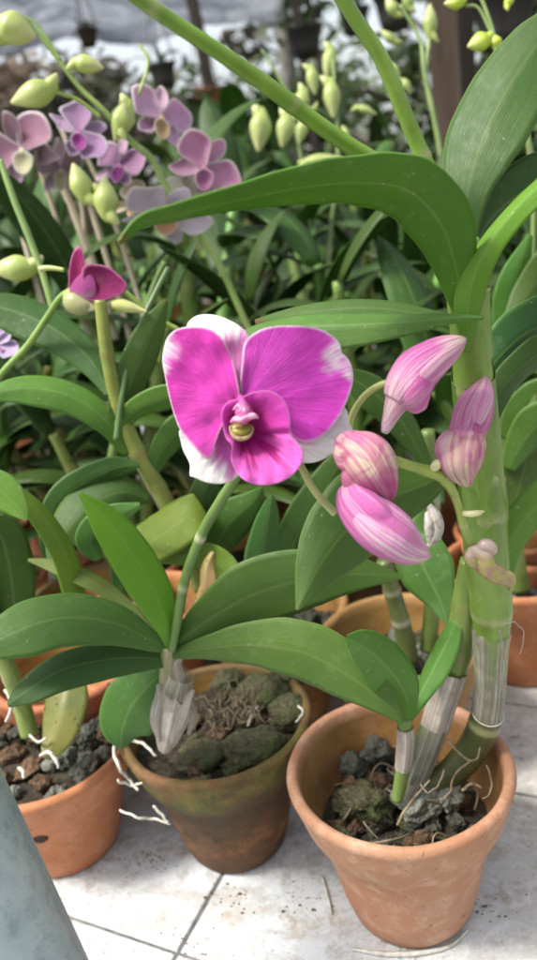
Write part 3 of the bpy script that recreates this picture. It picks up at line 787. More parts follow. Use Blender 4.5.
add_tube(mb, pts, rr, 20, lambda s, a: mix((.16, .01, .05), (.26, .20, .03), .4+.4*math.sin(a*2))); mb.build('throat_shade', M['waxy'], flower)  # solid tube, dark colour stands in for shade inside the throat
mb = MB()
pts, rr = px_tube([(230, 426, FD-.003, .9), (231, 432, FD-.0036, 1.6), (235, 437, FD-.0042, 2.3), (241, 439, FD-.0046, 2.5), (248, 437, FD-.0042, 2.1), (252, 432, FD-.0034, 1.3), (253, 427, FD-.003, .7)], 8)
add_tube(mb, pts, rr, 16, lambda s, a: mix((.22, .17, .06), (.50, .36, .26), .5+.5*nz(s*9, a)), lambda s, a: 1+.2*nz(a*2, s*12))
mb.build('throat', M['waxy'], flower)
mb = MB()
pts, rr = px_tube([(232, 430, FD-.0028, 2), (237, 432, FD-.0034, 4.2), (244, 432, FD-.0034, 4.2), (250, 429, FD-.0028, 2)], 6)
add_tube(mb, pts, rr, 16, lambda s, a: mix((.20, .21, .03), (.36, .30, .07), .5+.5*nz(s*7, a*2)))
mb.build('callus', M['waxy'], flower)

# ---------------------------------------------------------------- buds
def bud(parent, st, colfn, lobes=3, amp=.07, ph=0, flat=.0, seg=40, n=9, extra=None, label=None, mat='bud_skin', name='bud', rugged=0.0):
    pts, rr = px_tube(st, n)
    def shp(s, a):
        return (1+amp*(abs(math.cos(lobes*.5*(a+ph)))**.5-.6)*math.sin(math.pi*min(1, max(0, s)))+rugged*nz(math.cos(a)*1.7+ph, math.sin(a)*1.7, s*5))
    mb = MB(); add_tube(mb, pts, rr, seg, colfn, shp)
    if extra:
        for e in extra:
            p2, r2 = px_tube(e, n); add_tube(mb, p2, r2, seg, colfn, shp)
    o = mb.build(name, M[mat], parent)
    if label: o['label'] = label
    return o
BP = (.66, .22, .55); BC = (.78, .66, .56); BW = (.84, .76, .74); BDK = (.50, .10, .36)
def grad(stops, seed=0, amp=.3, side=None):
    def f(s, a):
        s2 = s+amp*.25*nz(math.cos(a)*2+seed, math.sin(a)*2, s*3)
        for i in range(len(stops)-1):
            if s2 <= stops[i+1][0] or i == len(stops)-2:
                t = max(0, min(1, (s2-stops[i][0])/(stops[i+1][0]-stops[i][0])))
                c = mix(stops[i][1], stops[i+1][1], t); break
        if side:
            w = ss(side[1], side[2], math.cos(a-side[0])); c = mix(c, side[3], w*side[4])
        return c
    return f
def sepal_shell(parent, st, col0, col1, roll, name='sepal', wspan=.9, lift=1.06, tipc=None):
    """a sepal hugging the bud: partial tube over stations"""
    pts, rr = px_tube(st, 9); T, N = frames(pts); mb = MB(); n = len(pts); K = 12
    rows = []; L = 0
    for i, p in enumerate(pts):
        if i: L += (p-pts[i-1]).length
        s = i/(n-1); B = T[i].cross(N[i]); V = (CAM-p).normalized()
        a0 = math.atan2(V.dot(B), V.dot(N[i]))+roll
        w = wspan*(.12+.88*math.sin(math.pi*min(1, max(0, .06+s*.92)))**.6)
        row = []
        for k in range(K+1):
            t = -1+2*k/K; a = a0+t*w
            r = rr[i]*(lift+.03*(1-abs(t)))
            if abs(t) > .95: r = rr[i]*1.0
            c = mix(col0, col1, s)
            c = mix(c, BW, ss(.72, 1, abs(t))*.55)
            row.append(mb.add(p+(N[i]*math.cos(a)+B*math.sin(a))*r, (.5+.18*t+roll, L*10), c))
        rows.append(row)
    for i in range(n-1):
        for k in range(K): mb.f.append((rows[i][k], rows[i][k+1], rows[i+1][k+1], rows[i+1][k]))
    return mb.build(name, M['bud_skin'], parent)
def lump(parent, axis, tubes, colfn, name='bud', label=None, voxel=.00045, smooth=6, twist=1.0, mat='bud_skin', pz=None):
    """organic body: several tapered lumps fused into one skin, pigment laid along the axis"""
    tmp = MB()
    for st in tubes:
        pts, rr = px_tube(st, 6); add_tube(tmp, pts, rr, 24)
    me = bpy.data.meshes.new('tmp'); me.from_pydata([tuple(p) for p in tmp.v], [], tmp.f)
    ob = bpy.data.objects.new('tmp', me); COL.objects.link(ob)
    md = ob.modifiers.new('r', 'REMESH'); md.mode = 'VOXEL'; md.voxel_size = voxel
    m2 = ob.modifiers.new('s', 'SMOOTH'); m2.iterations = smooth; m2.factor = .5
    dg = bpy.context.evaluated_depsgraph_get(); dg.update()
    ev = ob.evaluated_get(dg).to_mesh()
    vs_ = [v.co.copy() for v in ev.vertices]; ns = [v.normal.copy() for v in ev.vertices]; fs = [tuple(p.vertices) for p in ev.polygons]
    ob.evaluated_get(dg).to_mesh_clear(); bpy.data.objects.remove(ob); bpy.data.meshes.remove(me)
    ax, ar = px_tube(axis, 10); T, N = frames(ax); n = len(ax)
    cum = [0]
    for i in range(1, n): cum.append(cum[-1]+(ax[i]-ax[i-1]).length)
    mb = MB()
    for p, nn in zip(vs_, ns):
        i = min(range(n), key=lambda j: (ax[j]-p).length_squared)
        q = p-ax[i]; B = T[i].cross(N[i]); V = (CAM-ax[i]).normalized()
        a0 = math.atan2(V.dot(B), V.dot(N[i]))
        a = math.atan2(q.dot(B), q.dot(N[i]))-a0
        a = (a+math.pi) % (2*math.pi)-math.pi      # 0 faces the camera
        sp = cum[i]/cum[-1]+q.dot(T[i])/cum[-1]
        rid = .00022*nz(a*3.2+sp*twist, sp*2, n)+.00012*nz(a*9, sp*3)
        # projected photo position, used by colour functions that need it
        w = p-CAM; D = w.dot(FW); X = 268.5+FPX*w.dot(RT)/D; Yp = 480-FPX*w.dot(UP)/D
        mb.add(p+nn*rid, (a/6.283, cum[-1]*sp*10), colfn(sp, a) if pz is None else pz(X, Yp, sp, a))
    mb.f = fs
    o = mb.build(name, M[mat], parent)
    if label: o['label'] = label
    return o
# bud 1 (upper): tip right, body down-left, mentum down
b1 = [(466, 338, .300, 1.5), (458, 343, .299, 9), (446, 350, .298, 15.5), (432, 359, .297, 20), (417, 371, .296, 23), (404, 386, .296, 20), (396, 400, .297, 14)]
b1s = [(404, 385, .297, 15), (397, 402, .298, 12.5), (391, 416, .299, 8.5), (387, 426, .300, 6), (384, 433, .301, 3.5)]
b1r = [(414, 378, .295, 21), (414, 392, .295, 19), (417, 403, .296, 13), (420, 410, .297, 8)]
g1 = grad([(0, (.46, .44, .20)), (.12, (.74, .70, .54)), (.26, (.72, .52, .58)), (.40, (.56, .09, .43)), (.62, (.54, .09, .43)), (.80, (.66, .30, .54)), (.95, (.72, .52, .60)), (1.1, (.74, .66, .60))], 1)
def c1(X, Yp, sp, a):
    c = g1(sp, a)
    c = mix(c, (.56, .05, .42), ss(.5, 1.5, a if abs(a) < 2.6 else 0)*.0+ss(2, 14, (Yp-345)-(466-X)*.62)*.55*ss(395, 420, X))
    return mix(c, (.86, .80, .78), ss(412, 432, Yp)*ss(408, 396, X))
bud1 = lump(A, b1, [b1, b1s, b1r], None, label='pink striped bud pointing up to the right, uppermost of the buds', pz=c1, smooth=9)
sepal_shell(bud1, b1[:6], (.80, .70, .58), (.74, .30, .62), -.55, wspan=.6, lift=1.03)
def pedicel(parent, st, col=(.42, .47, .17), name='pedicel', seed=0):
    pts, rr = px_tube(st, 8); mb = MB(); add_tube(mb, pts, rr, 12, lambda s, a: mix(col, (.55, .52, .32), ss(.6, 1, s)*.6))
    return mb.build(name, M['waxy'], parent)
pedicel(A, [(398, 384, .298, 4.5), (384, 384, .299, 3.8), (369, 392, .302, 3.5), (357, 406, .306, 3.4), (350, 424, .311, 3.4), (352, 446, .316, 3.4), (372, 462, .319, 3.4)])
# bud 2 (right)
b2 = [(485, 376, .325, 1.5), (484, 385, .323, 8.5), (480, 397, .321, 15), (474, 411, .319, 19.5), (469, 427, .318, 19), (465, 442, .316, 17)]
b2b = [(470, 430, .315, 10), (464, 444, .312, 20), (461, 456, .311, 23), (462, 468, .314, 18), (465, 478, .317, 10), (468, 484, .320, 4)]
def c2(X, Yp, sp, a):
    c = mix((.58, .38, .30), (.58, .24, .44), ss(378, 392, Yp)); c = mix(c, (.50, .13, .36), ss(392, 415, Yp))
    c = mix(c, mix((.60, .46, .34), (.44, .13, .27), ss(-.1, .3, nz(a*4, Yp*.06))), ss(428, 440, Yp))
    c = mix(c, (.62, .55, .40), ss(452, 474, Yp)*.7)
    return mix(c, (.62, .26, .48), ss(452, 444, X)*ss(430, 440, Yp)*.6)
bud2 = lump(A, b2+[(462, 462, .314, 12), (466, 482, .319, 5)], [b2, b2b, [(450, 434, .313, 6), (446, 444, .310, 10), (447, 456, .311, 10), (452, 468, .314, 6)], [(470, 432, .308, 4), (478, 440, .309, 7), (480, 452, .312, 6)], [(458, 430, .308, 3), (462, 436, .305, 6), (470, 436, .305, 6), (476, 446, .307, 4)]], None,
            label='upright pink bud on the right in front of the thick cane', pz=c2, smooth=4)
sepal_shell(bud2, b2[:5], (.78, .56, .62), (.74, .40, .60), -.35, wspan=.55, lift=1.03)
# bud 3 (middle, cream and pink, seen end on)
b3 = [(352, 444, .293, 14), (362, 452, .289, 23), (370, 462, .287, 26), (377, 474, .287, 23), (384, 487, .289, 15), (388, 498, .292, 7)]
def c3_(X, Yp, sp, a):
    d_ = math.hypot(X-378, Yp-464); ang = math.atan2(Yp-464, X-378)
    v = nz(ang*3.2, d_*.04, 2)
    c = mix((.60, .50, .36), (.52, .22, .30), ss(-.05, .35, v)); c = mix(c, (.50, .52, .26), ss(14, 0, d_)*.6)
    c = mix(c, (.66, .26, .42), ss(448, 438, Yp)*.8)
    c = mix(c, (.48, .05, .27), ss(472, 484, Yp)*ss(350, 364, X))
    c = mix(c, (.76, .52, .56), ss(486, 500, Yp)*ss(366, 356, X))
    c = mix(c, (.34, .04, .14), (1-ss(2, 7, math.hypot(X-345, Yp-456)))*.9)  # dark spot painted as the shade in the curled lobe's hollow
    return c
bud3 = lump(A, b3, [b3, [(342, 444, .292, 6), (341, 454, .289, 8), (345, 464, .288, 7), (352, 468, .288, 5)], [(338, 448, .291, 4), (343, 440, .290, 7), (354, 438, .290, 8), (366, 441, .290, 6)],
            [(352, 466, .290, 6), (351, 476, .289, 10), (354, 488, .290, 9), (362, 497, .291, 5)], [(380, 462, .284, 5), (386, 474, .285, 9), (390, 488, .287, 7)]], None,
            label='crumpled cream and dark pink bud facing the camera, between flower and cane', pz=c3_, smooth=3)
# bud 4 (lower)
b4 = [(346, 488, .294, 9), (352, 500, .291, 18), (364, 513, .288, 24), (379, 526, .286, 27), (394, 537, .286, 25.5), (408, 547, .288, 19), (420, 553, .290, 11), (431, 556, .292, 2)]
g4 = grad([(0, (.60, .28, .48)), (.2, (.58, .15, .47)), (.45, (.60, .20, .49)), (.7, (.74, .48, .62)), (.9, (.84, .80, .68)), (1, (.58, .50, .30))], 12)
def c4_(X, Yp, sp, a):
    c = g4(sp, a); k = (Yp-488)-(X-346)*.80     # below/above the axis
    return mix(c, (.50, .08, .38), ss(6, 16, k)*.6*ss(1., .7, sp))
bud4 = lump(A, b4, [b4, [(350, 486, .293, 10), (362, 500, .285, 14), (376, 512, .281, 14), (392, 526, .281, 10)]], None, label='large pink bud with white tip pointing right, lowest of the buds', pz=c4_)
sepal_shell(bud4, b4[2:], (.82, .58, .74), (.90, .86, .82), .35, wspan=.5, lift=1.05)
# raceme axis
cane_px(A, [(379, 455, .306, 3.5), (396, 461, .309, 5), (420, 469, .312, 5.5), (442, 476, .316, 7), (452, 490, .320, 5), (458, 505, .324, 4.2), (462, 520, .327, 4.5), (468, 538, .333, 5), (478, 555, .341, 5.5), (486, 572, .350, 6)], (.28, .36, .07), (.36, .62), 'raceme', seed=9)
pedicel(A, [(444, 478, .316, 6), (452, 474, .317, 5.5), (460, 476, .319, 5)])
for stt in ([(432, 470, .313, 4), (438, 464, .311, 5), (444, 462, .311, 1)], [(462, 513, .325, 2.5), (470, 514, .322, 3.5), (478, 513, .321, 3), (484, 511, .321, 1)]):
    pts, rr = px_tube(stt, 6); mb = MB(); add_tube(mb, pts, rr, 10, lambda s, a: (.60, .58, .34)); mb.build('bract', M['waxy'], A)
wb = lump(A, [(478, 556, .336, 9), (494, 574, .336, 9), (511, 584, .342, 4)], [[(470, 558, .336, 5), (474, 550, .334, 6), (484, 556, .333, 8), (486, 566, .334, 10), (494, 573, .336, 10), (504, 578, .339, 8), (512, 585, .342, 3)],
    [(478, 552, .334, 3), (484, 545, .331, 6), (491, 547, .331, 6), (494, 553, .333, 3)], [(468, 552, .334, 3), (471, 560, .333, 6), (476, 566, .334, 4)], [(500, 574, .336, 5), (510, 576, .338, 5), (513, 584, .340, 3)]], None, name='withered_bud',
    label='small withered beige bud against the thick cane', mat='waxy', voxel=.0004, smooth=2,
    pz=lambda X, Yp, sp, a: mix(mix((.36, .32, .12), (.36, .23, .16), ss(-.1, .3, nz(X*.15, Yp*.15))), (.48, .38, .34), ss(560, 552, Yp)))

# ================================================================ PLANT B : mossy pot
cB = G(215, 716, .10); cB = Vector((cB.x, cB.y, 0))
B = thing('potted_orchid', cB, 'orchid in the mossy brown clay pot between the two orange front pots', 'potted orchid')
pot_mesh(B, cB, .0625, .100, .0335, .034, M['terracotta_mossy'], seed=4, zin=.07)
fill_pot(B, (cB.x, cB.y, 0), .0530, .088, 10, ['stone_moss', 'stone_moss', 'stone_dark', 'bark'], .007, .012, .084, 21)
for (x, y, z, r, sq) in ((255, 746, .094, .0155, (1.25, .8, .7)), (205, 755, .092, .014, (1.2, .8, .6)), (262, 695, .097, .0165, (1.1, .9, .8)), (288, 712, .092, .013, (1, 1, .8)), (228, 684, .094, .012, (1, 1, .8)), (286, 682, .094, .011, (1, 1, .8))):
    rock(B, G(x, y, z), r*1.08, M['stone_moss'], 'mossy_stone', sq, rough=.2)
for k in range(50):
    r_ = random.Random(100+k); a = r_.random()*6.28; q = r_.uniform(.0, .016)
    c0 = G(232, 716, .095); x, y = c0.x+q*math.cos(a), c0.y+q*math.sin(a)*1.3; a2 = r_.random()*6.28; L = r_.uniform(.010, .026)
    pts = [Vector((x+L*t*math.cos(a2+t*.8), y+L*t*math.sin(a2+t*.8), .095+.012*math.sin(t*2.5+.2)*r_.random()+.003)) for t in [q_/7 for q_ in range(8)]]
    mb = MB(); add_tube(mb, pts, [.0006-.00004*q_ for q_ in range(8)], 5); mb.build('root', M['old_root'], B)
# dry pseudobulb
st = [(166, 748, .445, 6), (168, 735, .440, 11), (172, 716, .434, 15), (174, 698, .430, 14), (172, 680, .425, 13), (170, 662, .420, 10), (170, 646, .415, 9)]
pts, rr = px_tube(st, 7); mb = MB(); add_tube(mb, pts, rr, 22, cane_cols((.30, .28, .14), seed=3)); mb.build('pseudobulb', M['cane'], B)
sheath(B, [(165, 748, .4445, 7), (168, 735, .439, 12.5), (172, 716, .433, 17), (175, 700, .429, 17.5), (178, 690, .4265, 18)], M['dry_sheath'], .012, 3, label='pinkish white papery sheath on the swollen stem base')
sheath(B, [(174, 700, .4290, 19), (176, 688, .4255, 18), (180, 674, .4215, 14)], M['papery_sheath'], .006, 5)
# white roots over rim (left side)
for stt in ([(118, 738, .468, 2), (114, 752, .458, 2.2), (120, 768, .450, 2.4), (128, 778, .443, 2.2), (138, 790, .438, 1.6)],
            [(122, 744, .464, 1.8), (134, 741, .458, 2.0), (146, 746, .452, 2.0), (156, 756, .446, 1.6)],
            [(118, 780, .452, 1.6), (130, 785, .444, 1.9), (142, 783, .440, 1.2)],
            [(120, 810, .456, 1.4), (136, 817, .448, 1.6), (154, 819, .444, 1.6), (170, 824, .443, 1.2)],
            [(154, 806, .440, 1.6), (160, 813, .440, 2.0), (168, 822, .442, 1.4)],
            [(298, 706, .47, 1.3), (303, 712, .462, 1.6), (296, 722, .455, 1.4)],
            [(258, 706, .455, 2.2), (252, 716, .45, 2.4), (248, 726, .448, 1.5)]):
    st2 = []
    for (x_, y_, d_, r_) in stt:
        v_ = P(x_, y_, 1)-CAM; dd_ = d_
        for k_ in range(1600):
            t_ = .38+k_*.0001; q_ = CAM+v_*t_
            if 0 < q_.z < .1 and math.hypot(q_.x-cB.x, q_.y-cB.y) < (.0635 if q_.z > .066 else lerp(.0345, .0575, q_.z/.066)): dd_ = t_-.0006; break
        st2.append((x_, y_, dd_, r_))
    root_tube(B, st2, M['root'])
# leaves
for i, a in enumerate(([(160, 742, .432, 4, 0), (158, 722, .424, 14, 20), (162, 700, .420, 15, 30), (158, 684, .418, 3, 0)], [(172, 744, .430, 4, 0), (176, 722, .421, 16, -20), (184, 702, .418, 13, -30), (194, 690, .418, 3, 0)],
        [(176, 700, .422, 8, 0), (180, 680, .418, 13, 20), (178, 664, .414, 9, 20), (182, 655, .412, 2, 0)], [(188, 735, .436, 4, 0), (194, 716, .43, 10, 30), (190, 700, .428, 3, 0)])):
    leaf(B, a, (.5, .4, .38), .5, mat=M['dry_sheath'], name='dry_husk', wave=.15)
leaf(B, [(170, 650, .415, 8, 0), (150, 640, .408, 22, 10), (110, 622, .398, 44, 18), (62, 618, .389, 54, 22), (15, 632, .381, 52, 22), (-40, 660, .375, 5, 10)], (.085, .165, .055), .16, label='broad leaf spreading to the left edge')
leaf(B, [(170, 662, .418, 10, 0), (145, 658, .411, 26, 10), (105, 660, .402, 36, 20), (62, 670, .393, 38, 25), (25, 692, .386, 26, 25), (8, 706, .383, 4, 10)], (.05, .13, .045), .2)
leaf(B, [(168, 668, .424, 14, 0), (152, 682, .425, 44, 10), (132, 705, .430, 62, 15), (122, 730, .436, 50, 15), (122, 748, .442, 8, 0)], (.05, .13, .04), .15)
leaf(B, [(170, 648, .413, 8, 0), (166, 622, .404, 26, 15), (152, 588, .395, 42, 20), (128, 548, .386, 42, 20), (104, 518, .379, 30, 20), (80, 494, .374, 4, 0)], (.14, .27, .03), .22, label='bright green upright leaf')
leaf(B, [(172, 646, .413, 10, 0), (205, 622, .404, 40, 12), (250, 596, .396, 66, 16), (300, 581, .390, 62, 16), (350, 574, .386, 40, 14), (402, 577, .384, 4, 0)], (.075, .17, .05), .14, label='broad leaf running right under the flower')
leaf(B, [(172, 654, .412, 10, 0), (210, 648, .402, 26, 14), (260, 645, .392, 48, 18), (310, 655, .384, 60, 20), (355, 680, .379, 50, 18), (388, 706, .379, 24, 10), (402, 724, .382, 4, 0)], (.085, .18, .055), .18, label='lowest broad leaf reaching over the pale pot')
leaf(B, [(160, 640, .418, 6, 0), (120, 600, .428, 14, 10), (90, 580, .434, 18, 25), (55, 566, .440, 14, 20), (28, 560, .446, 3, 0)], (.14, .19, .05), .2)
# thin flower stem with nodes, rising behind the flower
cane_px(B, [(172, 650, .41, 4), (178, 618, .402, 4.6), (186, 576, .388, 5), (203, 532, .373, 5.4), (220, 502, .361, 5.6), (240, 470, .349, 5.6), (258, 430, .337, 5.2), (268, 390, .330, 5)], (.12, .20, .05), (.10, .26, .46), 'flower_stem', 14, 4, (.62, .60, .42))
cB_ = cB

# ================================================================ PLANT C : left orange pot
cC = G(38, 724, .10); cC = Vector((cC.x, cC.y, 0))
Cc = thing('potted_orchid', cC, 'orchid in the bright orange clay pot at front left, spotted leaf over its rim', 'potted orchid')
pot_mesh(Cc, cC, .0640, .087, .0350, .031, M['terracotta_orange'], seed=9, zin=.07)
fill_pot(Cc, (cC.x, cC.y, 0), .0540, .078, 26, ['stone_pale', 'stone_pale', 'stone_dark', 'bark'], .006, .011, .073, 31)
mb = MB(); p = G(0, 0, 0)
leaf(Cc, [(70, 668, .470, 26, 0), (66, 690, .462, 40, 25), (61, 712, .456, 42, 30), (55, 736, .452, 32, 30), (48, 752, .450, 20, 20), (44, 758, .450, 8, 0)], (.10, .125, .03), .30, label='spotted yellow green leaf hanging over the rim', mat=M['spotted_leaf'])
for stt in ([(40, 756, .448, 1.6), (48, 752, .444, 2.2), (56, 760, .440, 2.2), (58, 768, .438, 1.4)], [(18, 768, .446, 1.4), (22, 770, .440, 2.2), (24, 778, .436, 1.8)], [(5, 690, .47, 2.), (12, 705, .46, 2.2), (6, 722, .455, 2)], [(30, 735, .455, 1.6), (38, 742, .45, 1.8), (46, 738, .448, 1.4)]):
    root_tube(Cc, stt, M['root'])
cane_px(Cc, [(30, 735, .47, 9), (20, 700, .468, 9), (5, 660, .46, 9), (-15, 600, .45, 9), (-30, 540, .44, 8)], (.17, .22, .05), (.3, .6), 'cane', 14, 7, (.4, .36, .2))
leaf(Cc, [(-20, 545, .44, 14, 0), (-4, 530, .445, 40, 10), (8, 560, .45, 48, 10), (14, 600, .455, 40, 10), (18, 640, .46, 4, 0)], (.06, .12, .035), .2)
leaf(Cc, [(74, 640, .44, 3, 0), (76, 600, .437, 22, 20), (66, 555, .430, 24, 30), (42, 515, .423, 22, 35), (12, 490, .417, 16, 30), (-20, 478, .412, 4, 10)], (.16, .22, .04), .3, label='narrow yellow green arching leaf')
leaf(Cc, [(-30, 470, .40, 20, 0), (0, 490, .40, 36, 10), (18, 508, .40, 22, 10), (26, 520, .40, 3, 0)], (.13, .22, .06), .2)

v_ = (P(40, 839, 1)-CAM); hc = None
for k in range(4000):
    q = CAM+v_*(.36+k*.00005)
    if q.z < .1 and math.hypot(q.x-cC.x, q.y-cC.y) < lerp(.0350, .0600, q.z/.087)-.0003: hc = q; break
hn = Vector((hc.x-cC.x, hc.y-cC.y, -.008)).normalized()
mb = MB(); hu = Vector((-hn.y, hn.x, 0)).normalized(); hv = hn.cross(hu)
ring = [[mb.add(hc+hn*o_+(hu*math.cos(.3927*k)*1.25+hv*math.sin(.3927*k))*r_) for k in range(16)] for r_, o_ in ((.0042, -.0004), (.0034, .0006), (.0026, .0003))]
for r1, r2 in zip(ring, ring[1:]):
    for k in range(16): mb.f.append((r1[k], r1[(k+1) % 16], r2[(k+1) % 16], r2[k]))
mb.f.append(tuple(ring[-1])); mb.build('dark_hole_disc', M['dark_hole_disc'], Cc)  # raised dark disc, its colour standing in for the hole's inner shade
def loose(st, label, mat='root', n=8):
    pts, rr = px_tube(st, n); pts = [Vector((p.x, p.y, 0)) for p in pts]
    g_ = [G(a[0], a[1], .0012) for a in catmull(st, n)]
    mb = MB(); add_tube(mb, g_, rr, 7); o = mb.build('root_or_crust', M[mat], None, g_[0]); tag(o, label, 'root')
loose([(322, 877, .47, 1.2), (327, 893, .46, 1.5), (332, 914, .45, 1.2)], 'thin white dry root lying on the tile left of the pale pot')
loose([(352, 949, .42, 1.4), (385, 954, .42, 2.6), (420, 953, .42, 2.8), (450, 946, .42, 1.8), (468, 930, .43, 1.2)], 'white efflorescence line around the foot of the pale pot')  # tube standing in for the white efflorescence line at the pot foot
# soil crumbs scattered on the tiles
import bmesh as _bm
rc = random.Random(3); mb = MB()
bm = _bm.new(); _bm.ops.create_icosphere(bm, subdivisions=1, radius=1); bv = [v.co.copy() for v in bm.verts]; bf = [tuple(v.index for v in f.verts) for f in bm.faces]; bm.free()
for k in range(260):
    q = rc.choice(((150, 862), (150, 862), (185, 945), (300, 900), (488, 905), (505, 800), (515, 745), (235, 900)))
    g_ = G(q[0]+rc.gauss(0, 16), q[1]+rc.gauss(0, 11), 0); r = rc.uniform(.0002, .00055)*(1.8 if rc.random() < .08 else 1)
    if g_.y < .2 or g_.y > .8: continue
    base = len(mb.v)
    for v in bv: mb.add((g_.x+v.x*r*1.4*(1+.3*rc.random()), g_.y+v.y*r*(1+.3*rc.random()), r*.5+v.z*r*.6))
    mb.f += [tuple(base+i for i in f) for f in bf]
tag(mb.build('soil_crumbs', M['bark'], None, (0, .4, 0), smooth=False), 'dark soil crumbs and grit scattered over the white tiles', 'soil crumbs', kind='stuff')
# ================================================================ second row (hand placed)
def second_pot(px, py, mat, R, label, seed, fill=None, z=.10, group=None, rb=None, H=.10):
    c = G(px, py, z); c = Vector((c.x, c.y, 0))
    t = thing('potted_orchid', c, label, 'potted orchid', group)
    pot_mesh(t, c, R, H, (rb or R*.58), .034, M[mat], seed=seed, zin=.06)
    fill_pot(t, (c.x, c.y, 0), R-.0105, .078, fill or 16, ['stone_dark', 'stone_pale', 'bark', 'stone_moss'], .007, .012, .070, seed+40)
    return t, c
D1, c1 = second_pot(400, 634, 'terracotta_ochre', .062, 'orchid in the ochre stained clay pot directly behind the pale front one', 14, 18)
E1, c2 = second_pot(520, 560, 'terracotta_orange', .066, 'orchid in the orange clay pot at the right edge, behind the thick cane', 17)
B1, c3 = second_pot(272, 604, 'terracotta_ochre', .062, 'orchid in the brownish clay pot behind the mossy one, half hidden by broad leaves', 19)
Cb, c4 = second_pot(95, 590, 'terracotta_mossy', .062, 'orchid with the yellowing leafy cane behind the left orange pot', 23)
# plant D1: short dark canes
cane_px(D1, [(410, 660, .53, 9), (402, 625, .52, 9), (392, 590, .51, 9), (384, 560, .50, 8)], (.12, .15, .05), (.4, .7), 'cane', 14, 3, (.5, .48, .4))
cane_px(D1, [(428, 650, .53, 8), (432, 610, .52, 8), (434, 560, .51, 8), (432, 500, .50, 8), (428, 430, .485, 7)], (.14, .20, .05), (.4, .7), 'cane', 14, 5, (.5, .48, .4))
# white dry flower behind buds
lump(D1, [(430, 505, .40, 3), (434, 525, .40, 8), (430, 545, .40, 3)], [[(428, 504, .40, 2), (434, 514, .40, 6), (437, 526, .40, 7), (434, 538, .40, 6), (428, 547, .40, 2)], [(427, 512, .40, 2), (429, 526, .398, 5), (430, 540, .40, 4)]], None, name='withered_flower', label='small white withered bloom behind the buds', mat='waxy', pz=lambda X, Yp, sp, a: mix((.56, .52, .50), (.40, .34, .32), ss(.0, .3, nz(X*.2, Yp*.2))))
leaf(D1, [(430, 470, .46, 10, 0), (400, 420, .455, 30, 15), (370, 390, .452, 34, 20), (335, 370, .450, 6, 0)], (.05, .12, .035), .2)
leaf(D1, [(432, 500, .48, 10, 0), (410, 530, .47, 40, 15), (425, 570, .46, 56, 15), (440, 600, .455, 30, 15), (448, 625, .45, 4, 0)], (.055, .13, .04), .2)
# plant E1 right
cane_px(E1, [(520, 590, .60, 10), (512, 540, .585, 10), (508, 480, .57, 10), (506, 420, .55, 9), (508, 350, .53, 8)], (.17, .24, .06), (.3, .6), 'cane', 14, 5)
for a in ([(508, 470, .52, 12, 0), (524, 440, .51, 34, 10), (545, 420, .50, 40, 20), (580, 405, .49, 6, 0)],
          [(506, 440, .53, 12, 0), (520, 410, .52, 30, 10), (550, 395, .51, 36, 20), (590, 395, .50, 6, 0)],
          [(508, 530, .54, 12, 0), (516, 500, .53, 38, 10), (525, 465, .52, 44, 20), (532, 420, .51, 20, 0), (536, 395, .51, 4, 0)],
          [(500, 360, .55, 10, 0), (505, 320, .54, 26, 10), (515, 280, .53, 30, 20), (530, 235, .52, 6, 0)],
          [(505, 330, .52, 10, 0), (530, 290, .52, 30, 10), (560, 255, .51, 34, 20), (600, 220, .50, 6, 0)]):
    leaf(E1, a, (.07, random.uniform(.13, .17), .04), .2)
# plant B1 centre behind flower
for a, c_ in (([(262, 640, .50, 10, 0), (258, 600, .49, 26, 10), (262, 560, .48, 34, 15), (268, 520, .47, 24, 10), (272, 495, .465, 4, 0)], (.07, .14, .06)),
          ([(215, 600, .50, 10, 0), (212, 560, .49, 26, 10), (228, 525, .48, 44, 15), (254, 500, .47, 20, 10), (262, 488, .465, 4, 0)], (.07, .14, .045)),
          ([(200, 560, .50, 10, 0), (198, 530, .49, 22, 10), (202, 500, .48, 28, 15), (212, 470, .47, 20, 0), (216, 450, .465, 4, 0)], (.07, .13, .06)),
          ([(290, 640, .50, 10, 0), (284, 580, .49, 30, 10), (300, 530, .48, 40, 15), (330, 480, .47, 34, 10), (350, 440, .46, 4, 0)], (.05, .11, .04)),
          ([(160, 560, .47, 8, 0), (190, 556, .468, 26, 20), (220, 566, .466, 30, 25), (250, 590, .46, 6, 0)], (.14, .20, .05))):
    leaf(B1, a, c_, .22)
leaf(B1, [(214, 552, .456, 6, 0), (206, 568, .452, 16, 25), (204, 588, .450, 18, 30), (196, 606, .452, 4, 0)], (.26, .15, .08), .5, name='dead_leaf', mat=M['spotted_leaf'], wave=.25)
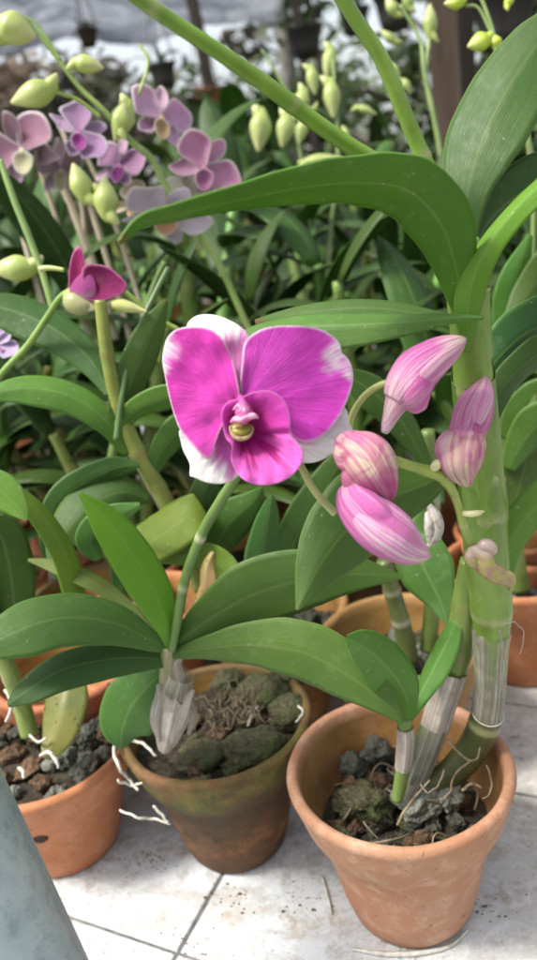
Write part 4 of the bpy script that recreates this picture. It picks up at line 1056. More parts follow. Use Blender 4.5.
# plant Cb: yellowing cane (115,415)-(175,520), many leaves
cane_px(Cb, [(200, 590, .49, 6), (185, 550, .485, 7), (170, 512, .48, 9), (152, 478, .472, 9), (135, 448, .465, 9), (122, 415, .458, 8), (112, 380, .45, 7.5), (105, 340, .443, 7), (100, 300, .437, 6)], (.24, .27, .06), (.22, .38, .52, .68, .84), 'cane', 14, 5, (.34, .24, .10))
for a, c_ in (([(202, 506, .47, 30, 0), (190, 514, .466, 42, 25), (172, 528, .462, 46, 25), (154, 540, .458, 44, 25), (142, 549, .455, 38, 25), (134, 555, .455, 22, 20)], (.13, .19, .03)),
          ([(128, 455, .462, 10, 0), (105, 420, .452, 26, 20), (70, 396, .445, 32, 30), (25, 388, .438, 30, 30), (-25, 398, .43, 6, 10)], (.10, .18, .05)),
          ([(122, 450, .462, 10, 0), (120, 415, .455, 26, 10), (134, 375, .450, 34, 15), (150, 335, .445, 30, 15), (166, 300, .44, 5, 0)], (.075, .15, .05)),
          ([(112, 445, .46, 8, 0), (130, 415, .452, 20, 20), (160, 400, .445, 26, 25), (200, 392, .44, 20, 20), (230, 392, .435, 4, 0)], (.10, .19, .05)),
          ([(150, 480, .47, 8, 0), (160, 455, .464, 22, 20), (180, 430, .46, 30, 25), (205, 415, .455, 20, 20), (225, 410, .45, 4, 0)], (.08, .15, .05)),
          ([(150, 500, .47, 8, 0), (120, 492, .462, 40, 10), (85, 510, .455, 50, 15), (60, 540, .45, 30, 15), (50, 565, .445, 4, 0)], (.07, .15, .05)),
          ([(100, 560, .45, 8, 0), (90, 540, .445, 30, 10), (110, 520, .44, 30, 15), (140, 505, .435, 6, 0)], (.07, .14, .045)),
          ([(60, 580, .46, 8, 0), (50, 545, .46, 20, 10), (62, 500, .46, 30, 15), (110, 470, .46, 26, 15), (140, 465, .46, 4, 0)], (.05, .11, .035)),
          ([(110, 395, .455, 8, 0), (90, 360, .46, 30, 10), (55, 330, .465, 40, 25), (10, 310, .47, 40, 25), (-40, 300, .47, 6, 10)], (.05, .12, .04)),
          ([(120, 600, .47, 8, 0), (125, 570, .47, 30, 10), (140, 545, .47, 40, 25), (160, 520, .47, 6, 10)], (.06, .12, .04))):
    leaf(Cb, a, c_, .25 if c_[0] != .13 else .06)

# ================================================================ leafy plants behind (prototypes + copies)
def children(o): return [c for c in bpy.data.objects if c.parent == o]
PROTO = {}
def proto_plant(kind, seed):
    r = random.Random(seed)
    t = thing('potted_orchid', (0, 0, 0), 'x', 'potted orchid')
    pot_mesh(t, (0, 0, 0), .062, .10, .036, .034, M[['terracotta_orange', 'terracotta_red', 'terracotta_ochre', 'terracotta_mossy'][seed % 4]], seed=seed, zin=.07)
    mb = MB(); S = 20; ctr = mb.add((0, 0, .09))
    rw = [mb.add((.052*math.cos(2*math.pi*k/S), .052*math.sin(2*math.pi*k/S), .084)) for k in range(S)]
    for k in range(S): mb.f.append((ctr, rw[k], rw[(k+1) % S]))
    mb.build('potting_mix', M['potting_mix'], t, (0, 0, 0))
    nc = r.choice((3, 4, 4))
    for c in range(nc):
        az = 2*math.pi*c/nc+r.uniform(-.5, .5); lean = r.uniform(.12, .5); H = r.uniform(.16, .30)
        base = Vector((.02*math.cos(az), .02*math.sin(az), .085))
        ctl = []
        for k in range(7):
            s = k/6
            ctl.append((base.x+math.cos(az)*lean*H*s*(.5+.5*s), base.y+math.sin(az)*lean*H*s*(.5+.5*s), base.z+H*s, .005+.003*math.sin(math.pi*s)))
        cc = catmull(ctl, 4)
        tint = (r.uniform(.12, .22), r.uniform(.19, .27), .05)
        mb = MB(); add_tube(mb, [Vector(q[:3]) for q in cc], [q[3] for q in cc], 9, cane_cols(tint, (.38, .34, .18), (.2, .4, .6, .8), .02, c))
        mb.build('cane', M['cane'], t)
        nl = r.randint(5, 6); a0 = r.random()*6.28
        for j in range(nl):
            s = .28+.72*(j+1)/nl; q = cc[min(len(cc)-1, int(s*(len(cc)-1)))]
            o = Vector(q[:3]); la = a0+math.pi*j+r.uniform(-.5, .5)
            L = r.uniform(.10, .17); up = r.uniform(.35, 1.2) if j < nl-1 else r.uniform(1.0, 1.6)
            W = r.uniform(.014, .023); dro = r.uniform(.7, 1.9)
            h = Vector((math.cos(la), math.sin(la), 0)); p = o.copy(); el = up; cs = [p.copy()]
            NN = 12
            for k in range(NN):
                p = p+(h*math.cos(el)+Vector((0, 0, math.sin(el))))*(L/NN); cs.append(p.copy()); el -= dro/NN
            side = Vector((-math.sin(la), math.cos(la), 0))
            hw = [W*(math.sin(math.pi*min(1, .10+.90*(k/NN)))**.65)+.0004 if k < NN else .0004 for k in range(NN+1)]
            g_ = r.uniform(.75, 1.3)
            mb = MB(); add_leaf(mb, cs, [side]*(NN+1), hw, r.uniform(.2, .4), 6, (.037*g_, .080*g_, .024), wave=.03, seed=r.random()*9)
            mb.build('leaf', M['leaf'], t)
    return t
def copy_tree(o, parent=None):
    c = o.copy(); COL.objects.link(c)
    if parent: c.parent = parent
    for ch in CH.get(o.name, []): copy_tree(ch, c)
    return c
protos = [proto_plant(i, 200+i) for i in range(5)]
CH = {}
for o in bpy.data.objects:
    if o.parent: CH.setdefault(o.parent.name, []).append(o)
pots = []
rows = [(.66, -.33, .44, .125), (.80, -.40, .52, .135), (.95, -.46, .58, .14), (1.12, -.52, .62, .15), (1.32, -.60, .66, .155)]
rj = random.Random(5); first = set()
LBL = ['green orchid in the first full row behind the front pots', 'green orchid in the second row back on the tiled bench', 'green orchid in the third row back on the tiled bench', 'green orchid in the fourth row back on the tiled bench', 'green orchid in the farthest row on the tiled bench']
k = 0
for ri, (y, x0, x1, dx) in enumerate(rows):
    x = x0+rj.uniform(0, .06)
    while x < x1:
        pr = protos[k % 5]; o = pr if k < 5 else copy_tree(pr)
        yy = y+rj.uniform(-.03, .03)
        if ri == 0: yy += .25*max(0, .1-x)*.3
        o.location = (x, yy, 0); o.rotation_euler = (0, 0, rj.random()*6.28)
        s = rj.uniform(.85, 1.1) if ri else .9
        o.scale = (s, s, s)
        o['label'] = LBL[ri]; o['group'] = 'potted orchids in row %s behind the front pots' % ('one', 'two', 'three', 'four', 'five')[ri]
        x += dx*rj.uniform(.9, 1.15); k += 1

# ================================================================ flowering plants, upper left and right
def simple_flower(parent, x, y, d, r, col, white=WHITE, tilt=0, seed=0, lipcol=(.35, .05, .30), name='flower'):
    """five tepals + lip; r px"""
    rd = random.Random(seed); root = MB(); sq = rd.uniform(.68, .95); da = rd.random()*3.14; sx, sy = math.cos(da), math.sin(da); tl = math.sqrt(1-sq*sq)/sq*rd.choice((-1, 1))/FPX*d
    def SQ(p): k_ = ((p[0]-x)*sx+(p[1]-y)*sy)*(sq-1); return (p[0]+k_*sx, p[1]+k_*sy)
    def TD(X, Y): return ((X-x)*sx+(Y-y)*sy)*tl
    pts, rr_ = px_tube([(x, y, d+.004, r*.10), (x+1, y+1, d-.002, r*.14), (x+1, y+r*.15, d-.006, r*.08)], 5)
    add_tube(root, pts, rr_, 10, lambda s, a: lipcol); f = root.build(name, M['waxy'], parent)
    r *= 1.42
    specs = [(-90, .95, .6, 'sepal'), (135, .9, .55, 'sepal'), (45, .9, .55, 'sepal'), (-155, 1.05, 1.15, 'petal'), (-25, 1.05, 1.15, 'petal')]
    for i, (ang, L, W, nm) in enumerate(specs):
        a = rad(ang+tilt+rd.uniform(-8, 8)); ux, uy = math.cos(a), math.sin(a); vx, vy = -uy, ux
        jw = [rd.uniform(.8, 1.12) for _ in range(9)]
        ol = [SQ((x+r*(ux*l*L*(.5+.5*q_)+vx*w*W*q_), y+r*(uy*l*L*(.5+.5*q_)+vy*w*W*q_))) for (l, w), q_ in zip(((0, .08), (.25, .25), (.58, .45), (.86, .30), (1.06, .02), (.88, -.28), (.6, -.46), (.25, -.26), (0, -.08)), jw)]
        o_ = .003 if nm == 'sepal' else 0
        ti = rd.uniform(-.03, .03); tj = rd.uniform(-.035, .035); L *= rd.uniform(.75, 1.1); W *= rd.uniform(.6, 1.1)
        petal(f, ol, (x, y), SQ((x+ux*r*.5, y+uy*r*.5)), lambda X, Y, t, ti=ti, tj=tj, o_=o_: d+o_+TD(X, Y)+.4*ti*(X-x)/r+.4*tj*(Y-y)/r-.004*t*t,
              blobs([], mix(mix(col, WHITE, .15 if nm == 'sepal' else 0), (.30, .20, .16), rd.uniform(0, .3)), white, edge=.05, seed=seed+i), nm, rings=5, n=3)
    ol = [SQ((x+r*q[0], y+r*q[1])) for q in ((-.05, 0), (-.25, .15), (-.22, .45), (0, .62), (.22, .45), (.27, .15), (.05, 0))]
    petal(f, ol, (x, y), SQ((x, y+.3*r)), lambda X, Y, t: d-.008+TD(X, Y)+.004*(1-t), blobs([], lipcol, white, edge=.1, seed=seed), 'lip', rings=5, n=3)
    return f
YG = (.42, .50, .16); YG2 = (.34, .44, .09)
def ybud(parent, x, y, d, L, ang, w=.31, col=YG, tip=None):
    w *= .9
    a = rad(ang); ux, uy = math.cos(a), math.sin(a)
    st = [(x, y, d, L*.06), (x+ux*L*.15, y+uy*L*.15, d, L*w*.55), (x+ux*L*.4, y+uy*L*.4, d, L*w*.9), (x+ux*L*.65, y+uy*L*.65, d, L*w*.75), (x+ux*L*.88, y+uy*L*.88, d, L*w*.35), (x+ux*L, y+uy*L, d, L*.03)]
    vx, vy = -uy, ux
    sp = [(x+ux*L*.25, y+uy*L*.25, d, L*w*.55), (x+ux*L*.06+vx*L*.12, y+uy*L*.06+vy*L*.12, d-.001, L*w*.42), (x-ux*L*.06+vx*L*.24, y-uy*L*.06+vy*L*.24, d-.001, L*w*.12)]
    return bud(parent, st, grad([(0, mix(col, (.3, .4, .05), .4)), (.5, col), (1, tip or mix(col, (.7, .66, .4), .5))], x), lobes=3, amp=.14, mat='waxy', seg=20, n=5, rugged=.06, extra=[sp])

DSC = 1.07
SPL = thing('flowering_orchid', (P(110, 420, .56).x, P(110, 420, .56).y, 0), 'tall orchid with pale purple and white blooms and yellow green buds, upper left', 'flowering orchid')
pot_mesh(SPL, SPL.location, .055, .10, .033, .034, M['terracotta_orange'], seed=31, zin=.07)
mbx = WORLD[SPL.name]
cane_px(SPL, [(110, 470, .60, 5), (124, 400, .58, 5), (150, 300, .555, 4), (165, 262, .545, 3)], (.12, .19, .05), (.4, .7), 'cane', 10, 3)
# main spray stems
ps = dict(col=(.30, .38, .13))
cane_px(SPL, [(290, 400, .60, 3), (252, 335, .585, 3.2), (222, 270, .57, 3.5), (195, 225, .56, 4), (170, 195, .55, 3.5), (152, 160, .54, 3.5), (132, 142, .53, 3.2), (105, 112, .52, 3), (80, 88, .515, 2.6), (55, 55, .51, 2.4), (35, 30, .505, 2), (20, 15, .50, 1.6)], (.26, .36, .10), (.2, .34, .5, .66), 'flower_spike', 10, 3)
cane_px(SPL, [(100, 117, .52, 2), (78, 100, .515, 2), (55, 92, .51, 2), (48, 90, .51, 2)], (.30, .40, .10), (), 'pedicel', 8)
cane_px(SPL, [(60, 60, .51, 1.8), (48, 40, .51, 1.8), (34, 22, .51, 1.8), (16, 16, .51, 1.8)], (.18, .28, .07), (), 'pedicel', 8)
for a in ((58, 86, .51, 50, 160), (14, 40, .50, 44, 200), (70, 62, .51, 34, 10), (118, 136, .52, 34, -80), (130, 100, .53, 44, 110), (88, 205, .54, 44, -110), (108, 222, .54, 46, -95), (100, 185, .54, 34, 85), (40, 268, .47, 50, 178)):
    ybud(SPL, *a)
ybud(SPL, -6, 22, .48, 44, 20, .42)
cane_px(SPL, [(140, 45, .55, 1.5), (148, 62, .55, 1.5), (140, 90, .55, 1.5), (125, 120, .54, 1.6)], (.30, .40, .08), (), 'pedicel', 8)
LIL = (.64, .36, .58); LIL2 = (.58, .24, .46); PALE = (.58, .50, .64)
simple_flower(SPL, 161, 118, .56, 27, LIL, seed=1, lipcol=(.42, .26, .14), tilt=10)
simple_flower(SPL, 204, 168, .56, 27, LIL2, white=(.86, .82, .74), seed=2, tilt=40, lipcol=(.35, .12, .25))
simple_flower(SPL, 165, 215, .55, 32, PALE, seed=3, tilt=25, lipcol=(.55, .30, .20))
simple_flower(SPL, 186, 190, .57, 24, (.80, .76, .66), seed=4, tilt=-20)
simple_flower(SPL, 78, 132, .58, 24, (.42, .22, .48), seed=5, tilt=70)
simple_flower(SPL, 22, 150, .60, 30, (.42, .20, .32), seed=6, tilt=-30, lipcol=(.5, .45, .3))
simple_flower(SPL, 118, 165, .60, 22, (.40, .18, .40), seed=7, tilt=15)
simple_flower(SPL, 60, 170, .62, 24, (.42, .28, .36), seed=8, tilt=0, lipcol=(.5, .45, .3))
simple_flower(SPL, 135, 205, .60, 20, (.66, .52, .36), seed=9, tilt=50, lipcol=(.6, .35, .2))
simple_flower(SPL, -4, 345, .50, 16, (.55, .42, .70), seed=10, tilt=50)
for a in ((125, 262, 150, 250), (30, 250, 10, 165), (115, 200, 128, 232)):
    pass
# dry canes bundle
for i, (x0, y0, x1, y1, w) in enumerate(((95, 270, 38, 130, 4.5), (112, 275, 58, 120, 3.2), (70, 270, 40, 170, 3.0), (128, 262, 84, 150, 2.6), (30, 260, 0, 165, 3.4), (88, 262, 74, 165, 2.5))):
    cane_pts = [(x0+20, y0+70, .66, w), (x0, y0, .65, w), ((x0+x1)/2+2, (y0+y1)/2, .64, w*.9), (x1, y1, .63, w*.7)]
    pts, rr = px_tube(cane_pts, 6); mb = MB(); add_tube(mb, pts, rr, 10); mb.build('dry_cane', M['dry_cane'], SPL)
DSC = 1.0
# small magenta bloom on its stalk
SM = thing('flowering_orchid', (P(10, 470, .52).x, P(10, 470, .52).y, 0), 'orchid with one small half open dark magenta bloom on a thin green stalk, left', 'flowering orchid')
pot_mesh(SM, SM.location, .055, .10, .033, .034, M['terracotta_red'], seed=33, zin=.07)
cane_px(SM, [(-40, 480, .50, 3.5), (-20, 410, .48, 3.5), (0, 376, .47, 3.6), (28, 345, .46, 3.5), (48, 316, .452, 3.6), (60, 298, .446, 3.4), (72, 290, .443, 3.6)], (.22, .34, .08), (.5, .75), 'flower_spike', 10, 3)
f = bud(SM, [(68, 292, .445, 5), (74, 302, .442, 11), (84, 306, .440, 9), (92, 304, .440, 4)], grad([(0, (.30, .34, .12)), (1, (.40, .38, .20))]), mat='waxy', seg=20, n=5, name='flower')
petal(f, [(70, 292), (69, 270), (73, 252), (80, 246), (84, 256), (86, 272), (92, 284), (84, 296)], (80, 300), (78, 276), lambda x, y, t: .443-.002*t, blobs([], (.32, .008, .12), (.6, .2, .4), edge=.08), 'petal', 6, n=3)
petal(f, [(82, 268), (96, 264), (110, 268), (120, 276), (127, 284), (124, 293), (110, 299), (95, 302), (84, 296)], (84, 300), (104, 284), lambda x, y, t: .440-.004*t*t, blobs([], (.24, .006, .10), (.6, .2, .4), edge=.1, dark=[(98, 278, 14, (.16, .0, .06))]), 'petal', 6, n=3)
petal(f, [(70, 300), (71, 286), (78, 276), (86, 272), (94, 278), (97, 289), (94, 300), (84, 306)], (84, 304), (84, 290), lambda x, y, t: .437+.0015*t*t-.0015*(1-t), lambda x, y, t, a, dd: mix((.38, .05, .25), (.55, .36, .42), ss(288, 303, y)), 'lip', 8, n=3)
petal(f, [(66, 296), (72, 306), (84, 312), (98, 310), (112, 304), (100, 300), (84, 302)], (84, 302), (86, 305), lambda x, y, t: .437, blobs([], (.46, .46, .26), (.6, .58, .42), edge=.1), 'sepal', 5, n=3)
pedicel(SM, [(64, 270, .45, 2.2), (50, 268, .452, 2.6), (40, 269, .455, 3)], (.40, .48, .16))
ybud(SM, 100, 300, .44, 48, 14, .17, (.55, .58, .22)); 
cane_px(SM, [(100, 302, .445, 3), (120, 290, .45, 3), (150, 315, .455, 3.4), (178, 330, .46, 3)], (.28, .38, .08), (), 'pedicel', 8)
cane_px(SM, [(168, 268, .46, 2.6), (152, 300, .455, 2.6), (132, 345, .45, 2.8), (122, 395, .45, 3), (116, 440, .45, 3)], (.10, .18, .06), (.4,), 'cane', 8)
cane_px(SM, [(0, 160, .50, 3), (14, 200, .50, 3.4), (30, 240, .50, 3.6), (46, 285, .50, 3.6), (60, 340, .50, 3.6)], (.20, .30, .08), (.4,), 'cane', 8)
# behind, centre/right: white green spikes
def spike_plant(px, py, d, label, spikes, seed):
    p = P(px, py, d)
    t = thing('flowering_orchid', (p.x, p.y, 0), label, 'flowering orchid')
    pot_mesh(t, (p.x, p.y, 0), .055, .10, .033, .034, M['terracotta_orange'], seed=seed, zin=.07)
    for sp in spikes: cane_px(t, sp, (.20, .28, .09), (.3, .5, .7), 'flower_spike', 8, seed)
    return t
S2 = spike_plant(320, 330, .85, 'orchid with pale green white buds on spikes behind the diagonal green stem', [[(325, 330, .85, 2.6), (330, 240, .84, 2.4), (338, 160, .83, 2.2), (335, 90, .82, 1.8), (333, 60, .82, 1.4)], [(300, 340, .85, 2.6), (310, 250, .84, 2.4), (300, 150, .83, 2), (285, 90, .82, 1.8), (262, 50, .82, 1.2)]], 41)
for a in ((330, 78, .82, 40, 85, .26), (318, 108, .82, 24, 160, .2), (354, 106, .82, 24, 20, .2), (306, 88, .82, 34, 110, .3), (262, 108, .80, 44, 95, .30), (288, 112, .80, 36, 100, .30), (304, 118, .82, 26, 100, .28), (346, 128, .82, 18, 100, .34), (298, 164, .80, 44, -8, .18), (332, 45, .84, 34, 100, .25), (310, 65, .84, 30, 80, .26)):
    ybud(S2, *a[:5], a[5], (.40, .48, .17))
S3 = spike_plant(440, 340, .80, 'orchid with green bud spikes standing before the brown post', [[(448, 330, .80, 3), (446, 220, .78, 3), (440, 150, .77, 2.8), (425, 75, .76, 2.6), (420, 40, .76, 2), (400, 5, .76, 1.6)], [(425, 75, .76, 2), (428, 50, .76, 2), (430, 36, .76, 2)]], 43)
for a in ((430, 40, .76, 36, -90, .24), (398, 45, .78, 24, -140, .22), (388, 62, .78, 24, 60, .3), (410, 12, .78, 24, -100, .3), (398, 18, .78, 24, -120, .3), (402, 78, .78, 18, 60, .3)):
    ybud(S3, *a[:5], a[5], (.34, .42, .14))
S4 = spike_plant(520, 340, .60, 'orchid with small yellow green buds at the top right corner', [[(530, 320, .60, 3), (534, 200, .58, 3), (525, 120, .57, 3), (515, 95, .57, 2), (498, 60, .56, 2.4), (492, 28, .56, 2.2), (480, -5, .56, 2)], [(498, 50, .56, 1.6), (480, 10, .56, 1.6), (466, 6, .56, 1.6)]], 47)
for a in ((492, 38, .56, 26, 160, .42), (500, 50, .56, 18, -120, .4), (466, 2, .56, 22, 175, .36), (530, 128, .56, 26, 170, .36), (528, 92, .56, 22, -120, .3), (515, 100, .56, 18, 200, .3), (505, 8, .56, 18, -60, .3)):
    ybud(S4, *a[:5], a[5], (.44, .56, .06))

# ================================================================ metal pipe at lower left
pp = thing('metal_pipe', P(-20, 960, .30), 'weathered grey metal pipe leaning out of focus at the bottom left corner', 'pipe')
pp.location = P(-20, 960, .30); WORLD[pp.name] = Vector(pp.location)
a_, b_ = P(-95, 760, .285), P(20, 1010, .285)
dr = (b_-a_).normalized()
mb = MB(); add_tube(mb, [a_+dr*(t) for t in (-.22, -.1, 0, .05, .1, .2)], [.0285]*6, 40); mb.build('tube', M['metal'], pp)
mb = MB(); add_tube(mb, [a_+dr*t for t in (-.232, -.220)], [.032]*2, 40); mb.build('collar', M['metal'], pp)

# ================================================================ background structures
def post(x, y, z0, z1, r, label, mat='wood', dx=0, cat='post', square=False, name='post', group=None):
    mb = MB()
    pts = [Vector((x+dx*t, y, lerp(z0, z1, t))) for t in (0, .2, .4, .6, .8, 1)]
    add_tube(mb, pts, [r*(1+.06*math.sin(i*2.1)) for i in range(6)], 4 if square else 12)
    o = mb.build(name, M[mat], None, (x, y, z0), smooth=not square); tag(o, label, cat, group); return o
def Y(px, py, dist):   # point seen at px,py lying at world y = dist
    v = FW+RT*((px-268.5)/FPX)+UP*((480-py)/FPX); return CAM+v*(dist/v.y)
p = Y(455, 100, 1.9); post(p.x, 1.9, -.8, 1.6, .052, 'thick brown wooden post behind the bud spikes, upper right', square=True)
p = Y(238, 90, 3.0); post(p.x, 3.0, -.8, 2.2, .022, 'thin dark pole behind the diagonal green stem', 'tree_bark', dx=-.18)
p = Y(318, 50, 3.4); post(p.x, 3.4, -.8, 2.4, .018, 'thin dark pole in front of the brightest sky gap', 'tree_bark', dx=-.12)
p = Y(350, 60, 3.8); post(p.x, 3.8, -.8, 2.4, .015, 'thinnest dark pole, right of the brightest sky gap', 'tree_bark', dx=-.25)
p = Y(285, 40, 5.2); post(p.x, 5.2, -.8, 2.6, .05, 'pale grey post far behind under the sky gap', 'concrete')
# hanging pots
def hanging(px, py, dist, r, label, mat='dark_plastic', plant=True, seed=0):
    p = Y(px, py, dist); t = thing('hanging_pot', (p.x, p.y, p.z-r), label, 'hanging pot')
    mb = MB(); S = 28; H = r*1.5; rows = []
    for rr_, z in ((0, -H*.5), (r*.62, -H*.5), (r*.75, -H*.2), (r*.9, H*.35), (r, H*.38), (r, H*.5), (r*.93, H*.5), (r*.85, H*.3), (0, H*.3)):
        rows.append([mb.add((p.x+rr_*math.cos(2*math.pi*k/S), p.y+rr_*math.sin(2*math.pi*k/S), p.z+z)) for k in range(S)])
    for a, b in zip(rows, rows[1:]):
        for k in range(S): mb.f.append((a[k], a[(k+1) % S], b[(k+1) % S], b[k]))
    mb.build('pot', M[mat], t)
    for k in range(3):
        a = 2.1*k+.4; q = Vector((p.x+r*.97*math.cos(a), p.y+r*.97*math.sin(a), p.z+H*.45)); top = Vector((p.x, p.y, p.z+r*7))
        mb = MB(); add_tube(mb, [q, (q+top)/2, top], [.0022]*3, 6); mb.build('wire', M['wire'], t)
    mb = MB(); add_tube(mb, [Vector((p.x, p.y, p.z+r*7)), Vector((p.x, p.y, p.z+r*16))], [.003]*2, 6); mb.build('wire', M['wire'], t)
    rd = random.Random(seed)
    for k in range(9):
        la = rd.random()*6.28; L = r*rd.uniform(1.4, 2.6); el = rd.uniform(.4, 1.5); q = Vector((p.x, p.y, p.z+H*.3)); cs = [q.copy()]
        h = Vector((math.cos(la), math.sin(la), 0))
        for j in range(8):
            q = q+(h*math.cos(el)+Vector((0, 0, math.sin(el))))*(L/8); cs.append(q.copy()); el -= rd.uniform(.1, .3)
        W = r*.16
        mb = MB(); add_leaf(mb, cs, [Vector((-math.sin(la), math.cos(la), 0))]*9, [W*math.sin(math.pi*(.1+.9*j/8))+.0005 for j in range(9)], .25, 4, (.06, .11, .035))
        mb.build('leaf', M['leaf'], t)
    return t
hanging(163, 76, 2.6, .045, 'small black hanging pot before the sky gap above the lilac bloom', seed=1)
hanging(208, 102, 3.0, .055, 'reddish brown hanging pot right of the lilac bloom', 'terracotta_red', seed=2)
hanging(306, 42, 3.0, .065, 'black hanging pot between the two green stems', seed=3)
hanging(395, 12, 2.4, .06, 'black hanging pot at the top edge near the brown post', seed=4)
hanging(88, 38, 2.8, .035, 'small brown hanging pot against the bluish tarpaulin', 'wood', seed=5)
hanging(505, 20, 2.2, .09, 'large black hanging pot in the top right corner', seed=6)
hanging(355, 22, 3.3, .06, 'black hanging pot just left of the steep green stem top', seed=7)
# tarpaulin
mb = MB(); NX, NY = 60, 14; idx = []
q0 = Y(-120, 48, 4.6); q1 = Y(262, 30, 4.6)
for j in range(NY+1):
    row = []
    for i in range(NX+1):
        s, t = i/NX, j/NY
        x = lerp(q0.x-.8, q1.x+.1, s); y = 4.6-2.2*t; z = lerp(q0.z, q1.z, s)+.02+.42*t
        z += .022*math.sin(s*23+t*3)+.05*nz(s*9, t*5)+.03*math.cos(s*5)+.02*nz(s*40, t*9)
        row.append(mb.add((x, y, z), (s, t)))
    idx.append(row)
for j in range(NY):
    for i in range(NX): mb.f.append((idx[j][i], idx[j][i+1], idx[j+1][i+1], idx[j+1][i]))
tarp = mb.build('tarpaulin', M['tarp']); tag(tarp, 'bluish white tarpaulin roof sheet at the upper left', 'tarpaulin')
sm = tarp.modifiers.new('th', 'SOLIDIFY'); sm.thickness = .003
# back bench with more plants
bb = thing('back_bench', (0, 2.6, -.8), 'concrete bench farther back, hidden under dark potted plants', 'bench')
mb = MB(); box(mb, -2.2, 2.4, 2.1, 3.1, -.08, .0); mb.build('bench_top', M['concrete'], bb, smooth=False)
for x in (-2, 0, 2.2):
    mb = MB(); box(mb, x-.07, x+.07, 2.3, 2.9, -.8, -.082); mb.build('leg', M['concrete'], bb, smooth=False)
rj = random.Random(77)
for y, n in ((2.25, 10), (2.7, 9)):
    for i in range(n):
        o = copy_tree(protos[(i*2+1) % 5]); s = rj.uniform(1.3, 2.1)
        o.location = (lerp(-1.15, 1.2, (i+rj.uniform(.2, .8))/n), y+rj.uniform(-.1, .1), 0); o.rotation_euler = (0, 0, rj.random()*6.28); o.scale = (s, s, s)
        o['label'] = 'dark blurred potted orchid on the far bench'; o['group'] = 'orchids on the far bench'
# trees
def tree(x, y, h, w, n, label, seed, cols, base=-.8, leafs=.06, low=.25):
    r = random.Random(seed)
    t = thing('tree', (x, y, base), label, 'tree')
    mb = MB(); pts = [Vector((x+.08*nz(seed, k)*k, y, base+h*.9*k/6)) for k in range(7)]
    add_tube(mb, pts, [.02+h*.014*(1-k/7) for k in range(7)], 9)
    for k in range(11):
        a = r.random()*6.28; z0 = base+h*r.uniform(low, .8); L = w*r.uniform(.5, 1.); o = Vector((x, y, z0))
        e = o+Vector((math.cos(a)*L, math.sin(a)*L, L*r.uniform(.1, .7)))
        add_tube(mb, [o, (o+e)/2+Vector((0, 0, .05)), e], [.018, .011, .004], 6)
    mb.build('trunk', M['tree_bark'], t)
    mb = MB(); cl = []
    for k in range(38):
        a = r.random()*6.28; q = w*math.sqrt(r.random()); z = base+h*lerp(low, 1.0, r.random()); cl.append((x+q*math.cos(a), y+q*math.sin(a), z, w*r.uniform(.12, .30), r.choice(cols), r.uniform(.6, 1.5)))
    for k in range(n):
        c = cl[r.randrange(len(cl))]
        d = Vector((r.gauss(0, 1), r.gauss(0, 1), r.gauss(0, .8)))*c[3]*.6; p = Vector(c[:3])+d
        u = Vector((r.gauss(0, 1), r.gauss(0, 1), r.gauss(0, .6))).normalized(); v = u.cross(Vector((r.gauss(0, 1), r.gauss(0, 1), r.gauss(0, 1)))).normalized()
        s = leafs*r.uniform(.6, 1.3); g_ = c[5]*r.uniform(.8, 1.2); col = tuple(q*g_ for q in c[4])
        i = [mb.add(p-u*s, (0, 0), col), mb.add(p+v*s*.36+u*s*.1, (0, 0), col), mb.add(p+u*s, (0, 0), col), mb.add(p-v*s*.36+u*s*.1, (0, 0), col)]
        mb.f.append(tuple(i))
    mb.build('crown', M['tree_leaf'], t, smooth=False)
cg = [(.09, .13, .05), (.07, .10, .04), (.13, .17, .07)]
cb = [(.22, .17, .13), (.13, .12, .09), (.16, .18, .11)]
tree(-1.5, 5.0, 2.3, 1.0, 4200, 'brownish thin leaved tree under the left end of the tarpaulin', 1, cb)
tree(-.55, 5.4, 2.2, .8, 3200, 'sparse low tree behind the lilac blooms', 2, cb)
tree(.25, 6.2, 2.1, .9, 2000, 'grey green sparse tree in the middle distance under the brightest sky', 3, cg+cb)
tree(1.2, 4.4, 3.2, .9, 5600, 'dense dark tree behind the brown post', 4, cg)
tree(2.3, 4.8, 3.4, 1.0, 5200, 'dense dark tree at the right edge', 5, cg)
tree(-2.7, 5.2, 2.4, 1.0, 3200, 'dark tree far at the left edge', 6, cg)
tree(1.1, 7.5, 2.7, 1.1, 2600, 'pale green tree seen between the two green stems', 7, [(.12, .16, .08)])
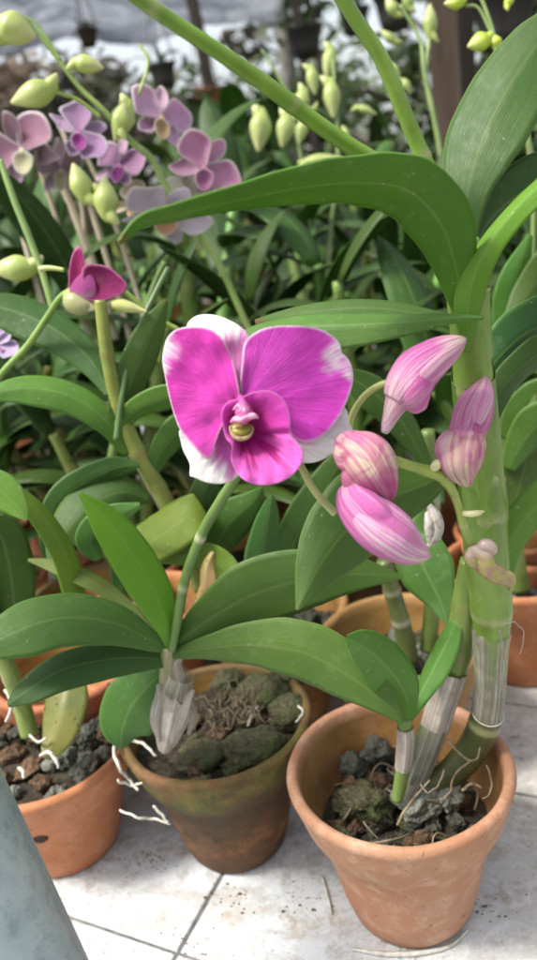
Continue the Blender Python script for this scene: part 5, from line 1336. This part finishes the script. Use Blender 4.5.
tree(-.9, 8.5, 2.3, 1.3, 3600, 'low hazy tree behind the sparse ones, left of centre', 8, [(.12, .15, .09)])
tree(-2.6, 9.5, 2.6, 1.6, 3600, 'low hazy tree farthest left in the background', 9, [(.12, .15, .09)])

# ================================================================ camera, light, render settings
cam = bpy.data.cameras.new('camera'); co = bpy.data.objects.new('camera', cam); COL.objects.link(co)
m3 = Matrix((RT, UP, -FW)).transposed()
co.matrix_world = Matrix.Translation(CAM) @ m3.to_4x4()
cam.sensor_fit = 'VERTICAL'; cam.sensor_height = 24; cam.lens = FPX/960*24
cam.clip_start = .01; cam.clip_end = 300
cam.dof.use_dof = True; cam.dof.focus_distance = .34; cam.dof.aperture_fstop = 5.0
SC.camera = co
w = bpy.data.worlds.new('World'); SC.world = w; w.use_nodes = True
nt = w.node_tree; nt.nodes.clear()
out = nt.nodes.new('ShaderNodeOutputWorld'); bg = nt.nodes.new('ShaderNodeBackground'); sky = nt.nodes.new('ShaderNodeTexSky')
sky.sky_type = 'NISHITA'; sky.sun_disc = False; sky.sun_elevation = rad(58); sky.sun_rotation = rad(-105); sky.dust_density = 4; sky.air_density = 1.2
hs = nt.nodes.new('ShaderNodeHueSaturation'); hs.inputs['Saturation'].default_value = .35
nt.links.new(sky.outputs[0], hs.inputs['Color']); nt.links.new(hs.outputs[0], bg.inputs['Color'])
bg.inputs['Strength'].default_value = .13; nt.links.new(bg.outputs[0], out.inputs['Surface'])
sl = bpy.data.lights.new('sun', 'SUN'); sl.energy = 2.5; sl.angle = rad(12); sl.color = (1, .95, .86)
so = bpy.data.objects.new('sun', sl); COL.objects.link(so)
el, az = rad(58), rad(-105)
d = Vector((math.sin(az)*math.cos(el), math.cos(az)*math.cos(el), math.sin(el)))
so.rotation_euler = d.to_track_quat('Z', 'Y').to_euler()
SC.view_settings.view_transform = 'Standard'; SC.view_settings.look = 'None'; SC.view_settings.gamma = 1
SC.view_settings.use_curve_mapping = False; SC.view_settings.exposure = 1.12
